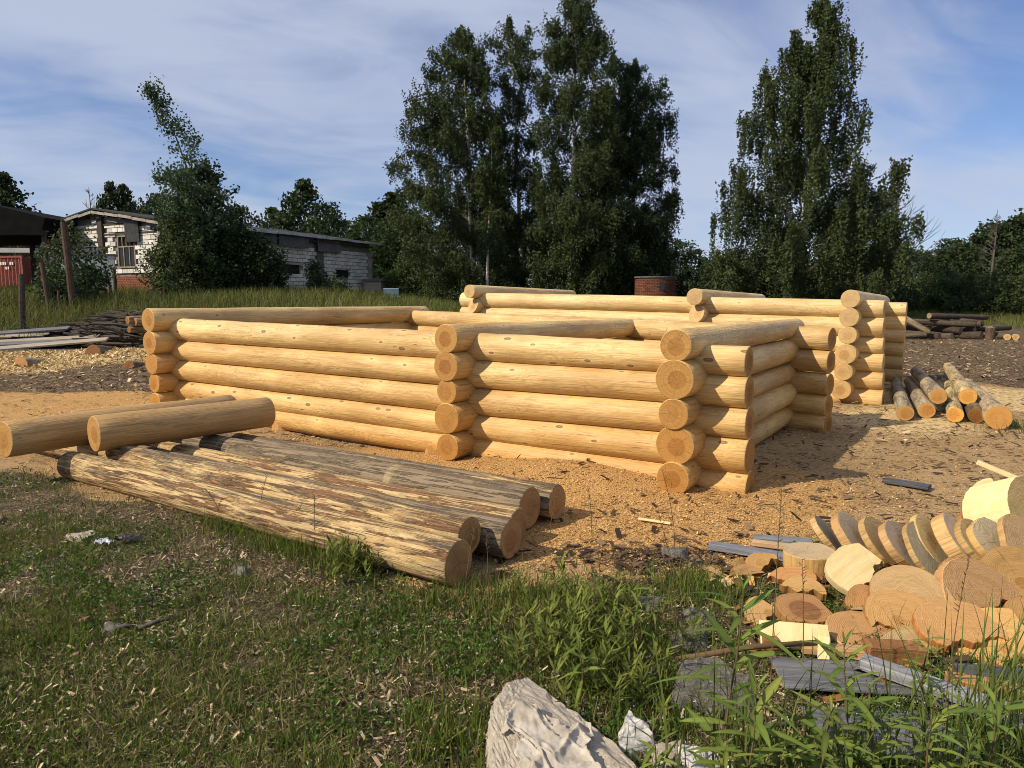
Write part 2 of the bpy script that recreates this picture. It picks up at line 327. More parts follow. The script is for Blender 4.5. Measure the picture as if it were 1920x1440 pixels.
def np_mesh(name, V, F, mat, cols=None, smooth_=False):
    me = bpy.data.meshes.new(name)
    V = np.asarray(V, np.float32); F = np.asarray(F, np.int32); k = F.shape[1]
    me.vertices.add(len(V)); me.vertices.foreach_set('co', V.ravel())
    me.loops.add(F.size); me.loops.foreach_set('vertex_index', F.ravel())
    me.polygons.add(len(F)); me.polygons.foreach_set('loop_start', np.arange(0, F.size, k, dtype=np.int32))
    me.polygons.foreach_set('loop_total', np.full(len(F), k, np.int32))
    if smooth_: me.polygons.foreach_set('use_smooth', np.ones(len(F), bool))
    me.update(calc_edges=True)
    if cols is not None:
        a = me.color_attributes.new('Col', 'FLOAT_COLOR', 'POINT')
        cc = np.ones((len(V), 4), np.float32); cc[:, :3] = cols
        a.data.foreach_set('color', cc.ravel())
    for mm in (mat if isinstance(mat, (list, tuple)) else [mat]): me.materials.append(mm)
    return me
def put(name, me, parent=None, loc=None, **kw):
    o = bpy.data.objects.new(name, me); COL.objects.link(o)
    if parent is not None: o.parent = parent
    if loc is not None: o.location = loc
    for k, v in kw.items(): o[k] = v
    return o
def thing(name, label, cat, loc=(0, 0, 0), group=None, rotz=0.0):
    o = bpy.data.objects.new(name, None); COL.objects.link(o); o.location = loc; o.rotation_euler = (0, 0, rotz)
    o.empty_display_size = 0.2
    o['label'] = label; o['category'] = cat; o['kind'] = 'thing'
    if group: o['group'] = group
    return o
def tag(o, label, cat, group=None):
    o['label'] = label; o['category'] = cat
    if 'kind' not in o: o['kind'] = 'thing'
    if group: o['group'] = group
    return o

def ground_masks(x, y):
    """grass, sawdust, dark bark, pale cream sawdust; 0..1 each"""
    x0_, y0_ = x, y
    far_ = np.clip((y - 7.5) / 3.0, 0, 1)
    y = y + far_ * ((vnoise(x, y, 2.6, 61) - 0.5) * 2.2 + (vnoise(x, y, 0.8, 62) - 0.5) * 1.1); x = x + far_ * (vnoise(x, y, 2.2, 63) - 0.5) * 1.5
    s, t = st_of(x0_, y0_)
    nb = (vnoise(x, y, 0.8, 21) - 0.5) * 1.2 + (vnoise(x, y, 0.25, 22) - 0.5) * 0.5
    fl = -2.62 - t
    fr = 4.15 - y + 0.25 * np.clip(x - 1.0, -2, 3) * 0.2
    k = smooth((x + 0.1) / 0.9)
    f = fl * (1 - k) + fr * k
    near_g = smooth((f + 0.6 * nb) / 0.7 + 0.45)
    lw = smooth((x / np.maximum(y, 2) + 0.10) / 0.35)
    edge = 20.0 * (1 - lw) + 36 * lw
    edge = np.where((x > -6) & (x / np.maximum(y, 1) < 0.05), 17.5, edge)
    far_g = smooth((y - edge) / 2.0 + 0.5 + 0.3 * nb) * (y > 12)
    g = np.maximum(near_g, far_g)
    d1 = np.maximum(np.exp(-((y - 13.4) / 1.9) ** 4), np.exp(-((y - 19.4) / 1.0) ** 4)) * (x < -2)
    d2 = smooth((y - 13.8 + 0.35 * (x - 8)) / 1.5 + nb * 0.3) * (x > 3) * (y > 13)
    d3 = 0.75 * gauss(x, y, 0.9, 4.25, 0.6, 0.35) + 0.8 * gauss(x, y, 2.0, 3.4, 0.7, 0.5)
    d = np.clip(np.maximum(np.maximum(d1, d2), d3), 0, 1)
    dist_wall = np.hypot(np.clip(np.abs(s + 1.2) - 1.6, 0, None), np.clip(np.abs(t + 0.2) - 0.7, 0, None))
    saw = np.exp(-(dist_wall / 1.1) ** 2)
    saw = np.maximum(saw, 0.9 * (x < -4) * np.exp(-((y - 10.3) / 1.9) ** 4))
    cream = np.exp(-((y - 11.9 + 0.30 * (x - 8)) / 2.3) ** 4) * smooth((x - 4.6) / 1.5)
    cream = np.maximum(cream, np.exp(-((y - 16.9 - 0.10 * (x + 10)) / 1.7) ** 4) * (x < -4))
    cream = np.maximum(cream, 0.75 * gauss(s, t, 1.2, 5.4, 1.4, 1.7))
    return g, np.clip(saw, 0, 1), d, np.clip(cream, 0, 1)

def axis_vals(segs):
    out = [segs[0][0]]
    for a, b, st in segs:
        n = max(1, int(round((b - a) / st))); out += list(a + (b - a) * (np.arange(n) + 1) / n)
    return np.array(out)
def grow(a, b, s0, k=1.22):
    v = [a]; st = s0
    sgn = 1 if b > a else -1
    while abs(v[-1] - a) < abs(b - a): v.append(v[-1] + sgn * st); st *= k
    return v
xs = np.array(sorted(set([round(v, 3) for v in grow(-9, -900, 0.15)[1:]] + [round(v, 3) for v in axis_vals([(-9, -4, 0.1), (-4, 4.5, 0.055), (4.5, 11, 0.1)])] + [round(v, 3) for v in grow(11, 900, 0.15)[1:]])))
ys = np.array(sorted(set([round(v, 3) for v in grow(1.5, -60, 0.2)[1:]] + [round(v, 3) for v in axis_vals([(1.5, 7, 0.055), (7, 20, 0.11)])] + [round(v, 3) for v in grow(20, 1500, 0.15, 1.15)[1:]])))
gx, gy = np.meshgrid(xs, ys)
gz = H(gx, gy)
nx, ny = len(xs), len(ys)
idx = np.arange(nx * ny).reshape(ny, nx)
F = np.stack([idx[:-1, :-1].ravel(), idx[:-1, 1:].ravel(), idx[1:, 1:].ravel(), idx[1:, :-1].ravel()], 1)
g_, s_, d_, b_ = ground_masks(gx.ravel(), gy.ravel())
gm, nt = new_mat('yard_ground')
att = N(nt, 'ShaderNodeAttribute', attribute_name='Col')
sep = N(nt, 'ShaderNodeSeparateColor', {0: att.outputs['Color']})
cream_a = N(nt, 'ShaderNodeAttribute', attribute_name='Cream').outputs['Fac']
pos = N(nt, 'ShaderNodeNewGeometry').outputs['Position']
nA = NZ(nt, pos, 1.1, 5, 0.6); nB = NZ(nt, pos, 6.0, 5, 0.65); nC = NZ(nt, pos, 38.0, 4, 0.7)
vo = N(nt, 'ShaderNodeTexVoronoi', {'Vector': VSC(nt, pos, (1.0, 1.0, 1.0)), 'Scale': 75.0})
vc = N(nt, 'ShaderNodeSeparateColor', {0: vo.outputs['Color']})
vo2 = N(nt, 'ShaderNodeTexVoronoi', {'Vector': pos, 'Scale': 26.0}); vc2 = N(nt, 'ShaderNodeSeparateColor', {0: vo2.outputs['Color']})
def jit(m, amt=0.5):
    return MA(nt, 'ADD', m, MA(nt, 'MULTIPLY', MA(nt, 'SUBTRACT', MA(nt, 'ADD', MA(nt, 'MULTIPLY', nB, 0.6), MA(nt, 'MULTIPLY', nC, 0.4)), 0.5), amt))
mixed = MX(nt, SS(nt, nA, 0.35, 0.65), (0.40, 0.265, 0.13), (0.28, 0.18, 0.088))
mixed = MX(nt, MA(nt, 'MULTIPLY', SS(nt, vc.outputs[0], 0.45, 0.9), 0.65), mixed, (0.50, 0.34, 0.16))
mixed = MX(nt, MA(nt, 'MULTIPLY', SS(nt, vc2.outputs[0], 0.74, 0.80), SS(nt, nB, 0.45, 0.6)), mixed, (0.07, 0.045, 0.03))
sawc = MX(nt, vc.outputs[1], (0.42, 0.225, 0.075), (0.56, 0.35, 0.14))
sawc = MX(nt, MA(nt, 'MULTIPLY', SS(nt, nC, 0.55, 0.75), 0.5), sawc, (0.30, 0.14, 0.05))
creamc = MX(nt, vc.outputs[1], (0.55, 0.39, 0.17), (0.70, 0.54, 0.29))
creamc = MX(nt, MA(nt, 'MULTIPLY', SS(nt, vc2.outputs[1], 0.8, 0.86), 0.8), creamc, (0.20, 0.12, 0.06))
darkc = MX(nt, SS(nt, nC, 0.35, 0.7), (0.045, 0.030, 0.020), (0.13, 0.085, 0.05))
darkc = MX(nt, MA(nt, 'MULTIPLY', SS(nt, NZ(nt, VSC(nt, pos, (2.0, 6.0, 2.0)), 1.6, 6, 0.75), 0.50, 0.66), 0.8), darkc, (0.27, 0.185, 0.10))
darkc = MX(nt, MA(nt, 'MULTIPLY', SS(nt, vc.outputs[2], 0.72, 0.8), 0.75), darkc, (0.33, 0.24, 0.14))
soil = MX(nt, SS(nt, nB, 0.35, 0.65), (0.045, 0.031, 0.020), (0.13, 0.090, 0.052))
soil = MX(nt, MA(nt, 'MULTIPLY', SS(nt, vc.outputs[0], 0.78, 0.86), 0.8), soil, (0.30, 0.23, 0.14))
soil = MX(nt, MA(nt, 'MULTIPLY', SS(nt, nA, 0.42, 0.6), 0.45), soil, (0.045, 0.055, 0.02))
c = MX(nt, SS(nt, jit(sep.outputs[1], 0.5), 0.35, 0.65), mixed, sawc)
c = MX(nt, SS(nt, jit(cream_a, 0.6), 0.35, 0.65), c, creamc)
c = MX(nt, SS(nt, jit(sep.outputs[2], 0.7), 0.35, 0.65), c, darkc)
c = MX(nt, SS(nt, jit(sep.outputs[0], 0.6), 0.35, 0.65), c, soil)
finish(nt, c, 0.9, MA(nt, 'ADD', MA(nt, 'MULTIPLY', vo.outputs['Distance'], 0.6), MA(nt, 'ADD', nC, nB)), 0.7, 0.03, spec=0.1)
gme = np_mesh('ground', np.stack([gx.ravel(), gy.ravel(), gz.ravel()], 1), F, gm, np.stack([g_, s_, d_], 1), True)
ca = gme.attributes.new('Cream', 'FLOAT', 'POINT'); ca.data.foreach_set('value', b_.astype(np.float32))
put('ground', gme, kind='structure')

# ------------------------------------------------------------------ generic builders
def vnz(v, s): return mnoise.noise(Vector(v) * s)
def log_mesh(name, L, r0, r1, seed, mats, rough=0.02, seg=28, step=0.14, bow=0.0, mat0=0, mat1=1, cut0=None, cut1=None, flat=None):
    """log along local +X from 0 to L; cutN = (dy, dz) slope of the end cut; flat = z below which it is hewn flat"""
    rnd = random.Random(seed)
    n = max(3, int(L / step)); off = Vector((seed * 7.13 % 91, seed * 3.7 % 57, seed * 1.9 % 43))
    V, Fc, mi = [], [], []
    px_ = [0.0, 0.008] + [0.008 + (L - 0.016) * i / n for i in range(1, n)] + [L - 0.008, L]
    for k, x in enumerate(px_):
        u = x / L; r = r0 + (r1 - r0) * u
        if k == 0 or k == len(px_) - 1: r -= 0.006
        by = bow * math.sin(math.pi * u); bz = bow * 0.6 * math.sin(math.pi * u * 1.3)
        for j in range(seg):
            a = 2 * math.pi * j / seg
            cy, cz = math.cos(a), math.sin(a)
            q = Vector((x * 1.3, cy * 0.5, cz * 0.5)) + off
            q2 = Vector((x * 3.5, cy * 1.3, cz * 1.3)) + off
            rr = r * (1 + rough * 1.6 * mnoise.noise(q) + rough * 0.9 * mnoise.noise(q2))
            y, z = rr * cy + by, rr * cz + bz
            if flat is not None: z = max(z, flat)
            xx = x
            if cut0 and u < 0.5: xx = x + (cut0[0] * y + cut0[1] * z) * max(0, 1 - u * L / 0.6)
            if cut1 and u >= 0.5: xx = x + (cut1[0] * y + cut1[1] * z) * max(0, 1 - (1 - u) * L / 0.6)
            V.append((xx, y, z))
    m = len(px_)
    for k in range(m - 1):
        for j in range(seg):
            a = k * seg + j; b = k * seg + (j + 1) % seg
            Fc.append((a, b, b + seg, a + seg)); mi.append(mat0)
    Fc.append(tuple(reversed(range(seg)))); mi.append(mat1)
    Fc.append(tuple((m - 1) * seg + j for j in range(seg))); mi.append(mat1)
    me = bpy.data.meshes.new(name); me.from_pydata(V, [], Fc)
    for mm in mats: me.materials.append(mm)
    me.polygons.foreach_set('material_index', mi)
    sm = [True] * (len(Fc) - 2) + [False, False]
    me.polygons.foreach_set('use_smooth', sm); me.update()
    return me
def axis_quat(d, roll=0.0):
    d = Vector(d).normalized()
    up = Vector((0, 0, 1)) if abs(d.z) < 0.95 else Vector((0, 1, 0))
    yv = up.cross(d).normalized(); zv = d.cross(yv)
    q = Matrix((d, yv, zv)).transposed().to_quaternion()
    return q @ Quaternion((1, 0, 0), roll)
SEED = [100]
def nseed(): SEED[0] += 1; return SEED[0]
def add_log(name, a, b, r0, r1, mats, parent=None, tint=(1, 1, 1), roll=None, **kw):
    a = Vector(a); b = Vector(b); sd = nseed()
    me = log_mesh(name, (b - a).length, r0, r1, sd, mats, **kw)
    o = bpy.data.objects.new(name, me); COL.objects.link(o)
    o.rotation_mode = 'QUATERNION'
    o.rotation_quaternion = axis_quat(b - a, random.Random(sd).uniform(-0.4, 0.4) if roll is None else roll)
    if parent is not None:
        o.parent = parent; o.location = a - parent.location
    else: o.location = a
    o.color = (*tint, 1)
    return o
def box_verts(x0, x1, y0, y1, z0, z1):
    return [(x0, y0, z0), (x1, y0, z0), (x1, y1, z0), (x0, y1, z0), (x0, y0, z1), (x1, y0, z1), (x1, y1, z1), (x0, y1, z1)]
BOXF = [(0, 3, 2, 1), (4, 5, 6, 7), (0, 1, 5, 4), (1, 2, 6, 5), (2, 3, 7, 6), (3, 0, 4, 7)]
class MB:
    def __init__(s): s.v, s.f = [], []
    def raw(s, v, f):
        n = len(s.v); s.v += [tuple(p) for p in v]; s.f += [tuple(i + n for i in q) for q in f]; return s
    def box(s, *a): return s.raw(box_verts(*a), BOXF)
    def tube(s, pts, rad, seg=6, cap=True):
        pts = [Vector(p) for p in pts]; n = len(s.v); m = len(pts)
        rad = rad if isinstance(rad, (list, tuple)) else [rad] * m
        for i, p in enumerate(pts):
            d = (pts[min(i + 1, m - 1)] - pts[max(i - 1, 0)]).normalized()
            up = Vector((0, 0, 1)) if abs(d.z) < 0.9 else Vector((1, 0, 0))
            a = d.cross(up).normalized(); b = a.cross(d)
            for j in range(seg):
                t = 2 * math.pi * j / seg
                s.v.append(tuple(p + (a * math.cos(t) + b * math.sin(t)) * rad[i]))
        for i in range(m - 1):
            for j in range(seg):
                q = n + i * seg + j; w = n + i * seg + (j + 1) % seg
                s.f.append((q, w, w + seg, q + seg))
        if cap:
            s.f.append(tuple(n + j for j in reversed(range(seg)))); s.f.append(tuple(n + (m - 1) * seg + j for j in range(seg)))
        return s
    def build(s, name, mat, parent=None, loc=None, smooth_=False, bevel=0.0):
        me = bpy.data.meshes.new(name); me.from_pydata(s.v, [], s.f)
        if bevel:
            bm = bmesh.new(); bm.from_mesh(me)
            bmesh.ops.bevel(bm, geom=bm.edges[:], offset=bevel, segments=1, affect='EDGES', profile=0.5)
            bm.to_mesh(me); bm.free()
        me.materials.append(mat)
        if smooth_: me.polygons.foreach_set('use_smooth', [True] * len(me.polygons))
        me.update()
        return put(name, me, parent, loc)

# ------------------------------------------------------------------ the near log crib
WOOD = [M['wood'], M['end']]; KNOTTY = [M['wood_knotty'], M['end']]
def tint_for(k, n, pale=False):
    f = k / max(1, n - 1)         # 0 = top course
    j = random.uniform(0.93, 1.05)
    return ((1.02 - 0.04 * f) * j, (1.02 - 0.14 * f) * j, (1.03 - 0.30 * f) * j)  # lower courses more orange: light bounced off sawdust put into the tint
crib = thing('log_house_frame', 'nearer low log house frame of orange peeled pine with notched corners, behind the debarked logs', 'log house', (-1.0, 8.0, 0), 'unfinished log house frames')
stackR = [(1.236, 0.134), (0.958, 0.165), (0.675, 0.128), (0.415, 0.166), (0.138, 0.142)]
stackM = [(1.222, 0.145), (0.946, 0.150), (0.690, 0.124), (0.420, 0.155), (0.125, 0.138)]
stackL = [(1.325, 0.163), (1.008, 0.163), (0.712, 0.150), (0.435, 0.135), (0.160, 0.140)]
def back_t(s): return 3.95 + (5.45 - 3.95) * (0.2 - s) / 7.85
for s0, stk, ztop_far in ((-0.01, stackR, 0.03), (-2.39, stackM, -0.01), (-7.68, stackL, 0.02)):
    for k, (z, r) in enumerate(stk):
        far = back_t(s0) + (0.42 if s0 > -1 and k else 0.38) + random.uniform(-0.05, 0.05)
        ov = random.uniform(-0.02, 0.02)
        zf = z - 0.02
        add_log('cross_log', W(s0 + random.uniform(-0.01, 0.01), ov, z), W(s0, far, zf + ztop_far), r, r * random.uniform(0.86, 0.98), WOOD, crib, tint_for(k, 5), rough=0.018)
frontL = [(1.183, 0.168), (0.890, 0.155), (0.604, 0.160), (0.320, 0.148), (0.11, 0.15)]
frontM = [(1.120, 0.150), (0.842, 0.155), (0.558, 0.155), (0.290, 0.145), (0.06, 0.14)]
frontR = [(1.098, 0.134), (0.850, 0.142), (0.592, 0.142), (0.315, 0.160), (0.045, 0.15)]
for k in range(5):
    tf = 0.40
    cut = (0.0, -0.10 * random.uniform(0.2, 1.0))
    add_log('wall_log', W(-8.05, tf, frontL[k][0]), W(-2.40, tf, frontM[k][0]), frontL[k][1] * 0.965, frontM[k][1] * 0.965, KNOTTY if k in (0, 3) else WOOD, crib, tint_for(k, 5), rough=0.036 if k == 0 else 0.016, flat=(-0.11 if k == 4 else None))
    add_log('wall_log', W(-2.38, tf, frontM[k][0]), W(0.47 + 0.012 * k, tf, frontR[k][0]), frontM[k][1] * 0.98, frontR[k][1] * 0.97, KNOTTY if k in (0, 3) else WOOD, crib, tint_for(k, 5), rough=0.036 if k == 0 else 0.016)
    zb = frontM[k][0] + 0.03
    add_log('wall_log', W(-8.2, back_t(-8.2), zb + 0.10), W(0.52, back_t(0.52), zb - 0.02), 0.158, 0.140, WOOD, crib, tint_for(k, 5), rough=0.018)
for s_, t_ in ((-2.83, 0.42), (-5.4, 0.42), (-0.4, 3.9)):
    p = W(s_, t_); z0 = hz(p.x, p.y) - 0.05
    add_log('support_block', (p.x, p.y, z0), (p.x, p.y, z0 + 0.20), 0.16, 0.16, WOOD, crib, (0.9, 0.75, 0.6), seg=20)

# ------------------------------------------------------------------ the far log crib
PALE = [M['wood_pale'], M['end_pale']]
crib2 = thing('log_house_frame', 'taller pale log house frame farther back, rising behind the orange one', 'log house', (2.0, 14.0, 0), 'unfinished log house frames')
bR = [(1.622, 0.138), (1.342, 0.142), (1.070, 0.135), (0.775, 0.155), (0.500, 0.133), (0.226, 0.146)]
bM = [(1.658, 0.142), (1.368, 0.155), (1.08, 0.14), (0.79, 0.15), (0.51, 0.14), (0.23, 0.14)]
bL = [(1.780, 0.140), (1.480, 0.155), (1.20, 0.15), (0.89, 0.15), (0.60, 0.14), (0.30, 0.14)]
TB = 6.4
for s0, stk, ext in ((0.33, bR, 4.0), (-2.10, bM, 4.2), (-6.90, bL, 4.4)):
    for k, (z, r) in enumerate(stk):
        ov = 0.0 if (k != 1 or s0 > 0) else 0.12
        xo = (-0.06 * (k / 5) ** 2 if s0 > 0 else 0)
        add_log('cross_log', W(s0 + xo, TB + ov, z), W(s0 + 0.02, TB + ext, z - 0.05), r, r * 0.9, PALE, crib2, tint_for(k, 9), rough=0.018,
                cut0=((0.35, 0.45) if (k == 1 and s0 < 0) else None))
bfL = [(1.610, 0.160), (1.32, 0.155), (1.03, 0.155), (0.74, 0.15), (0.45, 0.15), (0.16, 0.15)]
bfR = [(1.460, 0.138), (1.180, 0.160), (0.904, 0.138), (0.638, 0.155), (0.360, 0.148), (0.06, 0.170)]
for k in range(6):
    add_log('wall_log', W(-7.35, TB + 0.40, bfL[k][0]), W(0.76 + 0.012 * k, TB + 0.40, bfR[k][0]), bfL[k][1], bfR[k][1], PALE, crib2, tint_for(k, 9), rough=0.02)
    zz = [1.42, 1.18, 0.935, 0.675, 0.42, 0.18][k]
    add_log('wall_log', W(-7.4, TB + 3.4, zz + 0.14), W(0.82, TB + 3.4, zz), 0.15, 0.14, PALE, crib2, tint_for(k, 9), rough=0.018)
for s_, t_ in ((0.3, TB + 0.45), (-2.1, TB + 0.45)):
    p = W(s_, t_); add_log('support_block', (p.x, p.y, -0.15), (p.x, p.y, 0.10), 0.13, 0.13, [M['old_log'], M['old_end']], crib2, (1, 1, 1), seg=16)

# ------------------------------------------------------------------ debarked logs lying in front
pile_g = 'debarked logs lying side by side in front of the frame'
PM = [M['peeled'], M['end_plain']]
pile = [  # s near end, t, z lift, r near, r far, length, tint(red=grey), label
    (-0.33, -2.46, 0.0, 0.130, 0.122, 4.35, (0.30, 0.72, 0), 'thick streaky debarked log, frontmost of the row beside the grass'),
    (-0.44, -2.21, 0.070, 0.120, 0.122, 5.75, (0.33, 0.72, 0), 'striped cream and red debarked log propped second in the row'),
    (-0.31, -1.95, 0.0, 0.124, 0.115, 5.3, (0.75, 0.9, 0), 'blue-grey topped debarked log, third in the row from the grass'),
    (-0.43, -1.69, 0.0, 0.118, 0.112, 5.3, (0.30, 0.6, 0), 'slimmer yellow and rust debarked log low between two grey ones'),
    (-0.52, -1.40, 0.0, 0.150, 0.135, 5.4, (0.82, 0.75, 0), 'fattest grey debarked log, last but one toward the frame'),
    (-0.46, -1.12, 0.0, 0.128, 0.120, 5.2, (0.72, 0.75, 0), 'grey debarked log with cream end, nearest the log walls'),
]
for s0, t0, lift, r0, r1, L, tint, lab in pile:
    a = W(s0, t0); b = W(s0 - L, t0 + random.uniform(-0.04, 0.04))
    a.z = hz(a.x, a.y) * 0.3 + r0 + lift + 0.005; b.z = r1 + lift + 0.01
    o = add_log('debarked_log', a, b, r0, r1, PM, None, tint, roll=0.0, rough=0.035, bow=random.uniform(-0.025, 0.025))
    tag(o, lab, 'log', pile_g)
RM = [M['wood_round'], M['end']]
for a, b, r, lab, tn in (((-3.64, 6.10, 0.445), (-2.54, 7.33, 0.445), 0.160, 'short smooth brown log lying across the debarked logs', (1, 1, 1)),
                     ((-4.30, 5.92, 0.430), (-3.16, 7.90, 0.40), 0.155, 'longer smooth log at the left edge, beside the short one on top', (1.0, 1.0, 1.0)),
                     ((-5.05, 8.05, 0.22), (-3.75, 9.05, 0.24), 0.13, 'smooth log mostly hidden behind the two across the row', (1.05, 1.0, 0.95))):
    o = add_log('planed_log', a, b, r, r * 0.97, RM, None, tn, rough=0.008)
    tag(o, lab, 'log', 'smooth logs laid across the debarked logs')

# ------------------------------------------------------------------ small log heap on the right
SM = [M['bark_spot'], M['end']]
rp = [  # near end, far end, r0, r1, label, tint
    ((5.32, 9.52, 0.11), (7.05, 13.0, 0.11), 0.110, 0.085, 'leftmost spotted log of the small heap, bright orange end', (0.8, 0.8, 0.8)),
    ((5.69, 9.66, 0.11), (7.35, 13.1, 0.11), 0.112, 0.085, 'second spotted log of the small heap with pale ringed end', (0.85, 0.82, 0.8)),
    ((5.95, 9.85, 0.27), (7.55, 13.25, 0.27), 0.115, 0.09, 'grey log resting on top of the small heap with shaded brown end', (0.9, 0.88, 0.85)),
    ((5.86, 9.30, 0.105), (7.85, 12.7, 0.10), 0.105, 0.08, 'low log with half shaded end under the grey one of the small heap', (1.25, 1.1, 0.85)),
    ((6.30, 9.75, 0.28), (8.55, 13.9, 0.30), 0.115, 0.09, 'long flaky log on top of the small heap with reddish end', (1.25, 1.1, 0.85)),
    ((6.08, 9.20, 0.105), (8.2, 12.9, 0.1), 0.105, 0.085, 'dark shaded log wedged between the flaky and the grey tapering one', (0.4, 0.35, 0.3)),  # tint darkened for the shade between its neighbours
    ((6.10, 8.82, 0.150), (8.15, 12.7, 0.12), 0.152, 0.09, 'thick grey log with a cracked end at the outer edge of the small heap', (0.95, 0.9, 0.82)),
]
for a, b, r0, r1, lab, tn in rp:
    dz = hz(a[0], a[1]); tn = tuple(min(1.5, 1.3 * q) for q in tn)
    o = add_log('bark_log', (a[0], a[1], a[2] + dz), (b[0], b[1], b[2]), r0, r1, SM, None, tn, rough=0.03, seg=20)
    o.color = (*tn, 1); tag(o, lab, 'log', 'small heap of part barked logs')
# ------------------------------------------------------------------ trees
def leaf_quads(P, a, w, rng, hang=0.0):
    """rhombic leaf at each point; a half length, w half width (arrays)"""
    n = len(P)
    d = rng.normal(size=(n, 3)); d[:, 2] = d[:, 2] - hang
    d /= np.linalg.norm(d, axis=1)[:, None]
    e = rng.normal(size=(n, 3)); e = np.cross(d, e); e /= np.linalg.norm(e, axis=1)[:, None] + 1e-9
    A = d * a[:, None]; B = e * w[:, None]
    V = np.stack([P - A, P - 0.15 * A + B, P + A, P - 0.15 * A - B], 1).reshape(-1, 3)
    F = np.arange(4 * n).reshape(n, 4)
    return V, F
def leaf_cols(n, base, rng, var=0.3, hue=0.18):
    b = np.array(base)[None, :] * (1 + var * (rng.random((n, 1)) - 0.5) * 2)
    b = b * (1 + hue * (rng.random((n, 3)) - 0.5))
    return np.repeat(np.clip(b, 0, 1), 4, axis=0)

def make_tree(name, label, cat, base, prof, trunk_pts, trunk_r, nbr=110, nstr=1500, nleaf=30000, droop=1.2, slope=0.7, size=(0.066, 0.043),
              col=(0.056, 0.075, 0.027), bark='birch_bark', group=None, seed=1, f0=0.1, strand_jit=0.09, nlimb=60, edge=0.55, var=0.35, clump=0.0, wide=1.0):
    """prof: [(height fraction, left radius, right radius)] in metres; trunk_pts: [(height, dx, dy)]"""
    rng = np.random.default_rng(seed)
    prof = np.array(prof, float); prof[:, 1:] *= wide; tp = np.array(trunk_pts, float); Ht = tp[-1, 0]
    def tr(h): return np.stack([np.interp(h, tp[:, 0], tp[:, 1]), np.interp(h, tp[:, 0], tp[:, 2]), h], -1)
    f = rng.random(nbr * 6) * (1 - f0) + f0
    rad = np.interp(f, prof[:, 0], (prof[:, 1] + prof[:, 2]) / 2)
    keep = rng.random(len(f)) < (0.25 + rad / rad.max() + 0.8 * (f > 0.8)); f = f[keep][:nbr]; nb = len(f)
    phi = np.arange(nb) * 2.39996 + rng.normal(0, 0.4, nb)
    Lr = np.interp(f, prof[:, 0], prof[:, 1]); Rr = np.interp(f, prof[:, 0], prof[:, 2])
    cx = (np.cos(phi) + 1) / 2
    R = (Lr * (1 - cx) + Rr * cx) * np.where(rng.random(nb) < 0.25, rng.uniform(0.98, 1.15, nb), rng.uniform(0.74, 1.02, nb))
    rise = R * slope * rng.uniform(0.7, 1.3, nb)
    h0 = np.maximum(f * Ht - rise, 0.25 * f0 * Ht + 0.05 * Ht * rng.random(nb))
    start = tr(h0); dirv = np.stack([np.cos(phi), np.sin(phi), np.zeros(nb)], -1)
    zend = f * Ht
    # branch curve: start + dir*R*u ; z eases up to zend
    bend = rng.normal(0, 0.16, (nb, 2))
    def bp(i, u):
        p = start[i] + dirv[i] * (R[i] * u)[:, None]
        p[:, 0] += bend[i, 0] * R[i] * np.sin(u * 3.1); p[:, 1] += bend[i, 1] * R[i] * np.sin(u * 3.1)
        p[:, 2] = h0[i] + (zend[i] - h0[i]) * np.sin(np.minimum(u, 1.0) * 1.571 * 1.08)
        return p
    w = R ** 1.3 + 0.3; w = w / w.sum()
    sb = rng.choice(nb, nstr, p=w); su = rng.random(nstr) ** edge * 0.9 + 0.13
    sl = droop * rng.uniform(0.25, 1.0, nstr) * np.clip(0.35 + R[sb] / 2.5, 0.3, 1.3)
    sp = bp(sb, su) + rng.normal(0, strand_jit * 1.4, (nstr, 3))
    cb = rng.random(nbr + 1)[sb] * 0.5 + rng.random(nstr) * 0.5
    li = rng.integers(0, nstr, nleaf); lt = rng.random(nleaf)
    P = sp[li].copy(); P[:, 2] -= sl[li] * lt
    P += rng.normal(0, 1, (nleaf, 3)) * (strand_jit * (0.6 + clump))
    # leader shoots
    nl = nleaf // 40
    ht = Ht - rng.random(nl) ** 1.3 * 0.07 * Ht
    P[:nl] = tr(ht) + rng.normal(0, 1, (nl, 3)) * np.stack([(Ht - ht) * 0.16 + 0.05] * 2 + [np.full(nl, 0.12)], -1)
    P[:, 2] = np.maximum(P[:, 2], 0.15)
    s = rng.uniform(0.7, 1.3, nleaf)
    V, F_ = leaf_quads(P, size[0] * s, size[1] * s, rng, hang=0.8 if droop > 0.5 else 0.0)
    colr = np.array(col)[None, :] * (0.75 + 0.5 * np.r_[cb][li])[:, None] * (1 + var * (rng.random((nleaf, 1)) - 0.5))
    colr = colr * (1 + 0.16 * (rng.random((nleaf, 3)) - 0.5))
    t = thing(name, label, cat, base, group)
    put('crown', np_mesh('crown', V, F_, M['leaf'], np.repeat(colr, 4, 0)), t)
    mb = MB()
    pts = [Vector((p[1], p[2], p[0])) for p in tp]; pts[0].z = -0.4
    mb.tube(pts, [trunk_r * (1 - 0.93 * (p[0] / Ht)) for p in tp], 8)
    mb.build('trunk', M[bark], t, smooth_=True); mb = MB()
    order = np.argsort(-R)[:nlimb]
    for i in order:
        ii = np.full(5, i); u = np.array([0, 0.25, 0.5, 0.75, 1.0]); pp = bp(ii, u)
        r = max(0.010, trunk_r * 0.13 * min(1.4, R[i] / 2))
        mb.tube([tuple(q) for q in pp], [r, r * 0.8, r * 0.6, r * 0.4, r * 0.2], 4, cap=False)
    mb.build('limbs', M['grey_bark'], t, smooth_=True)['kind'] = 'stuff'
    return t

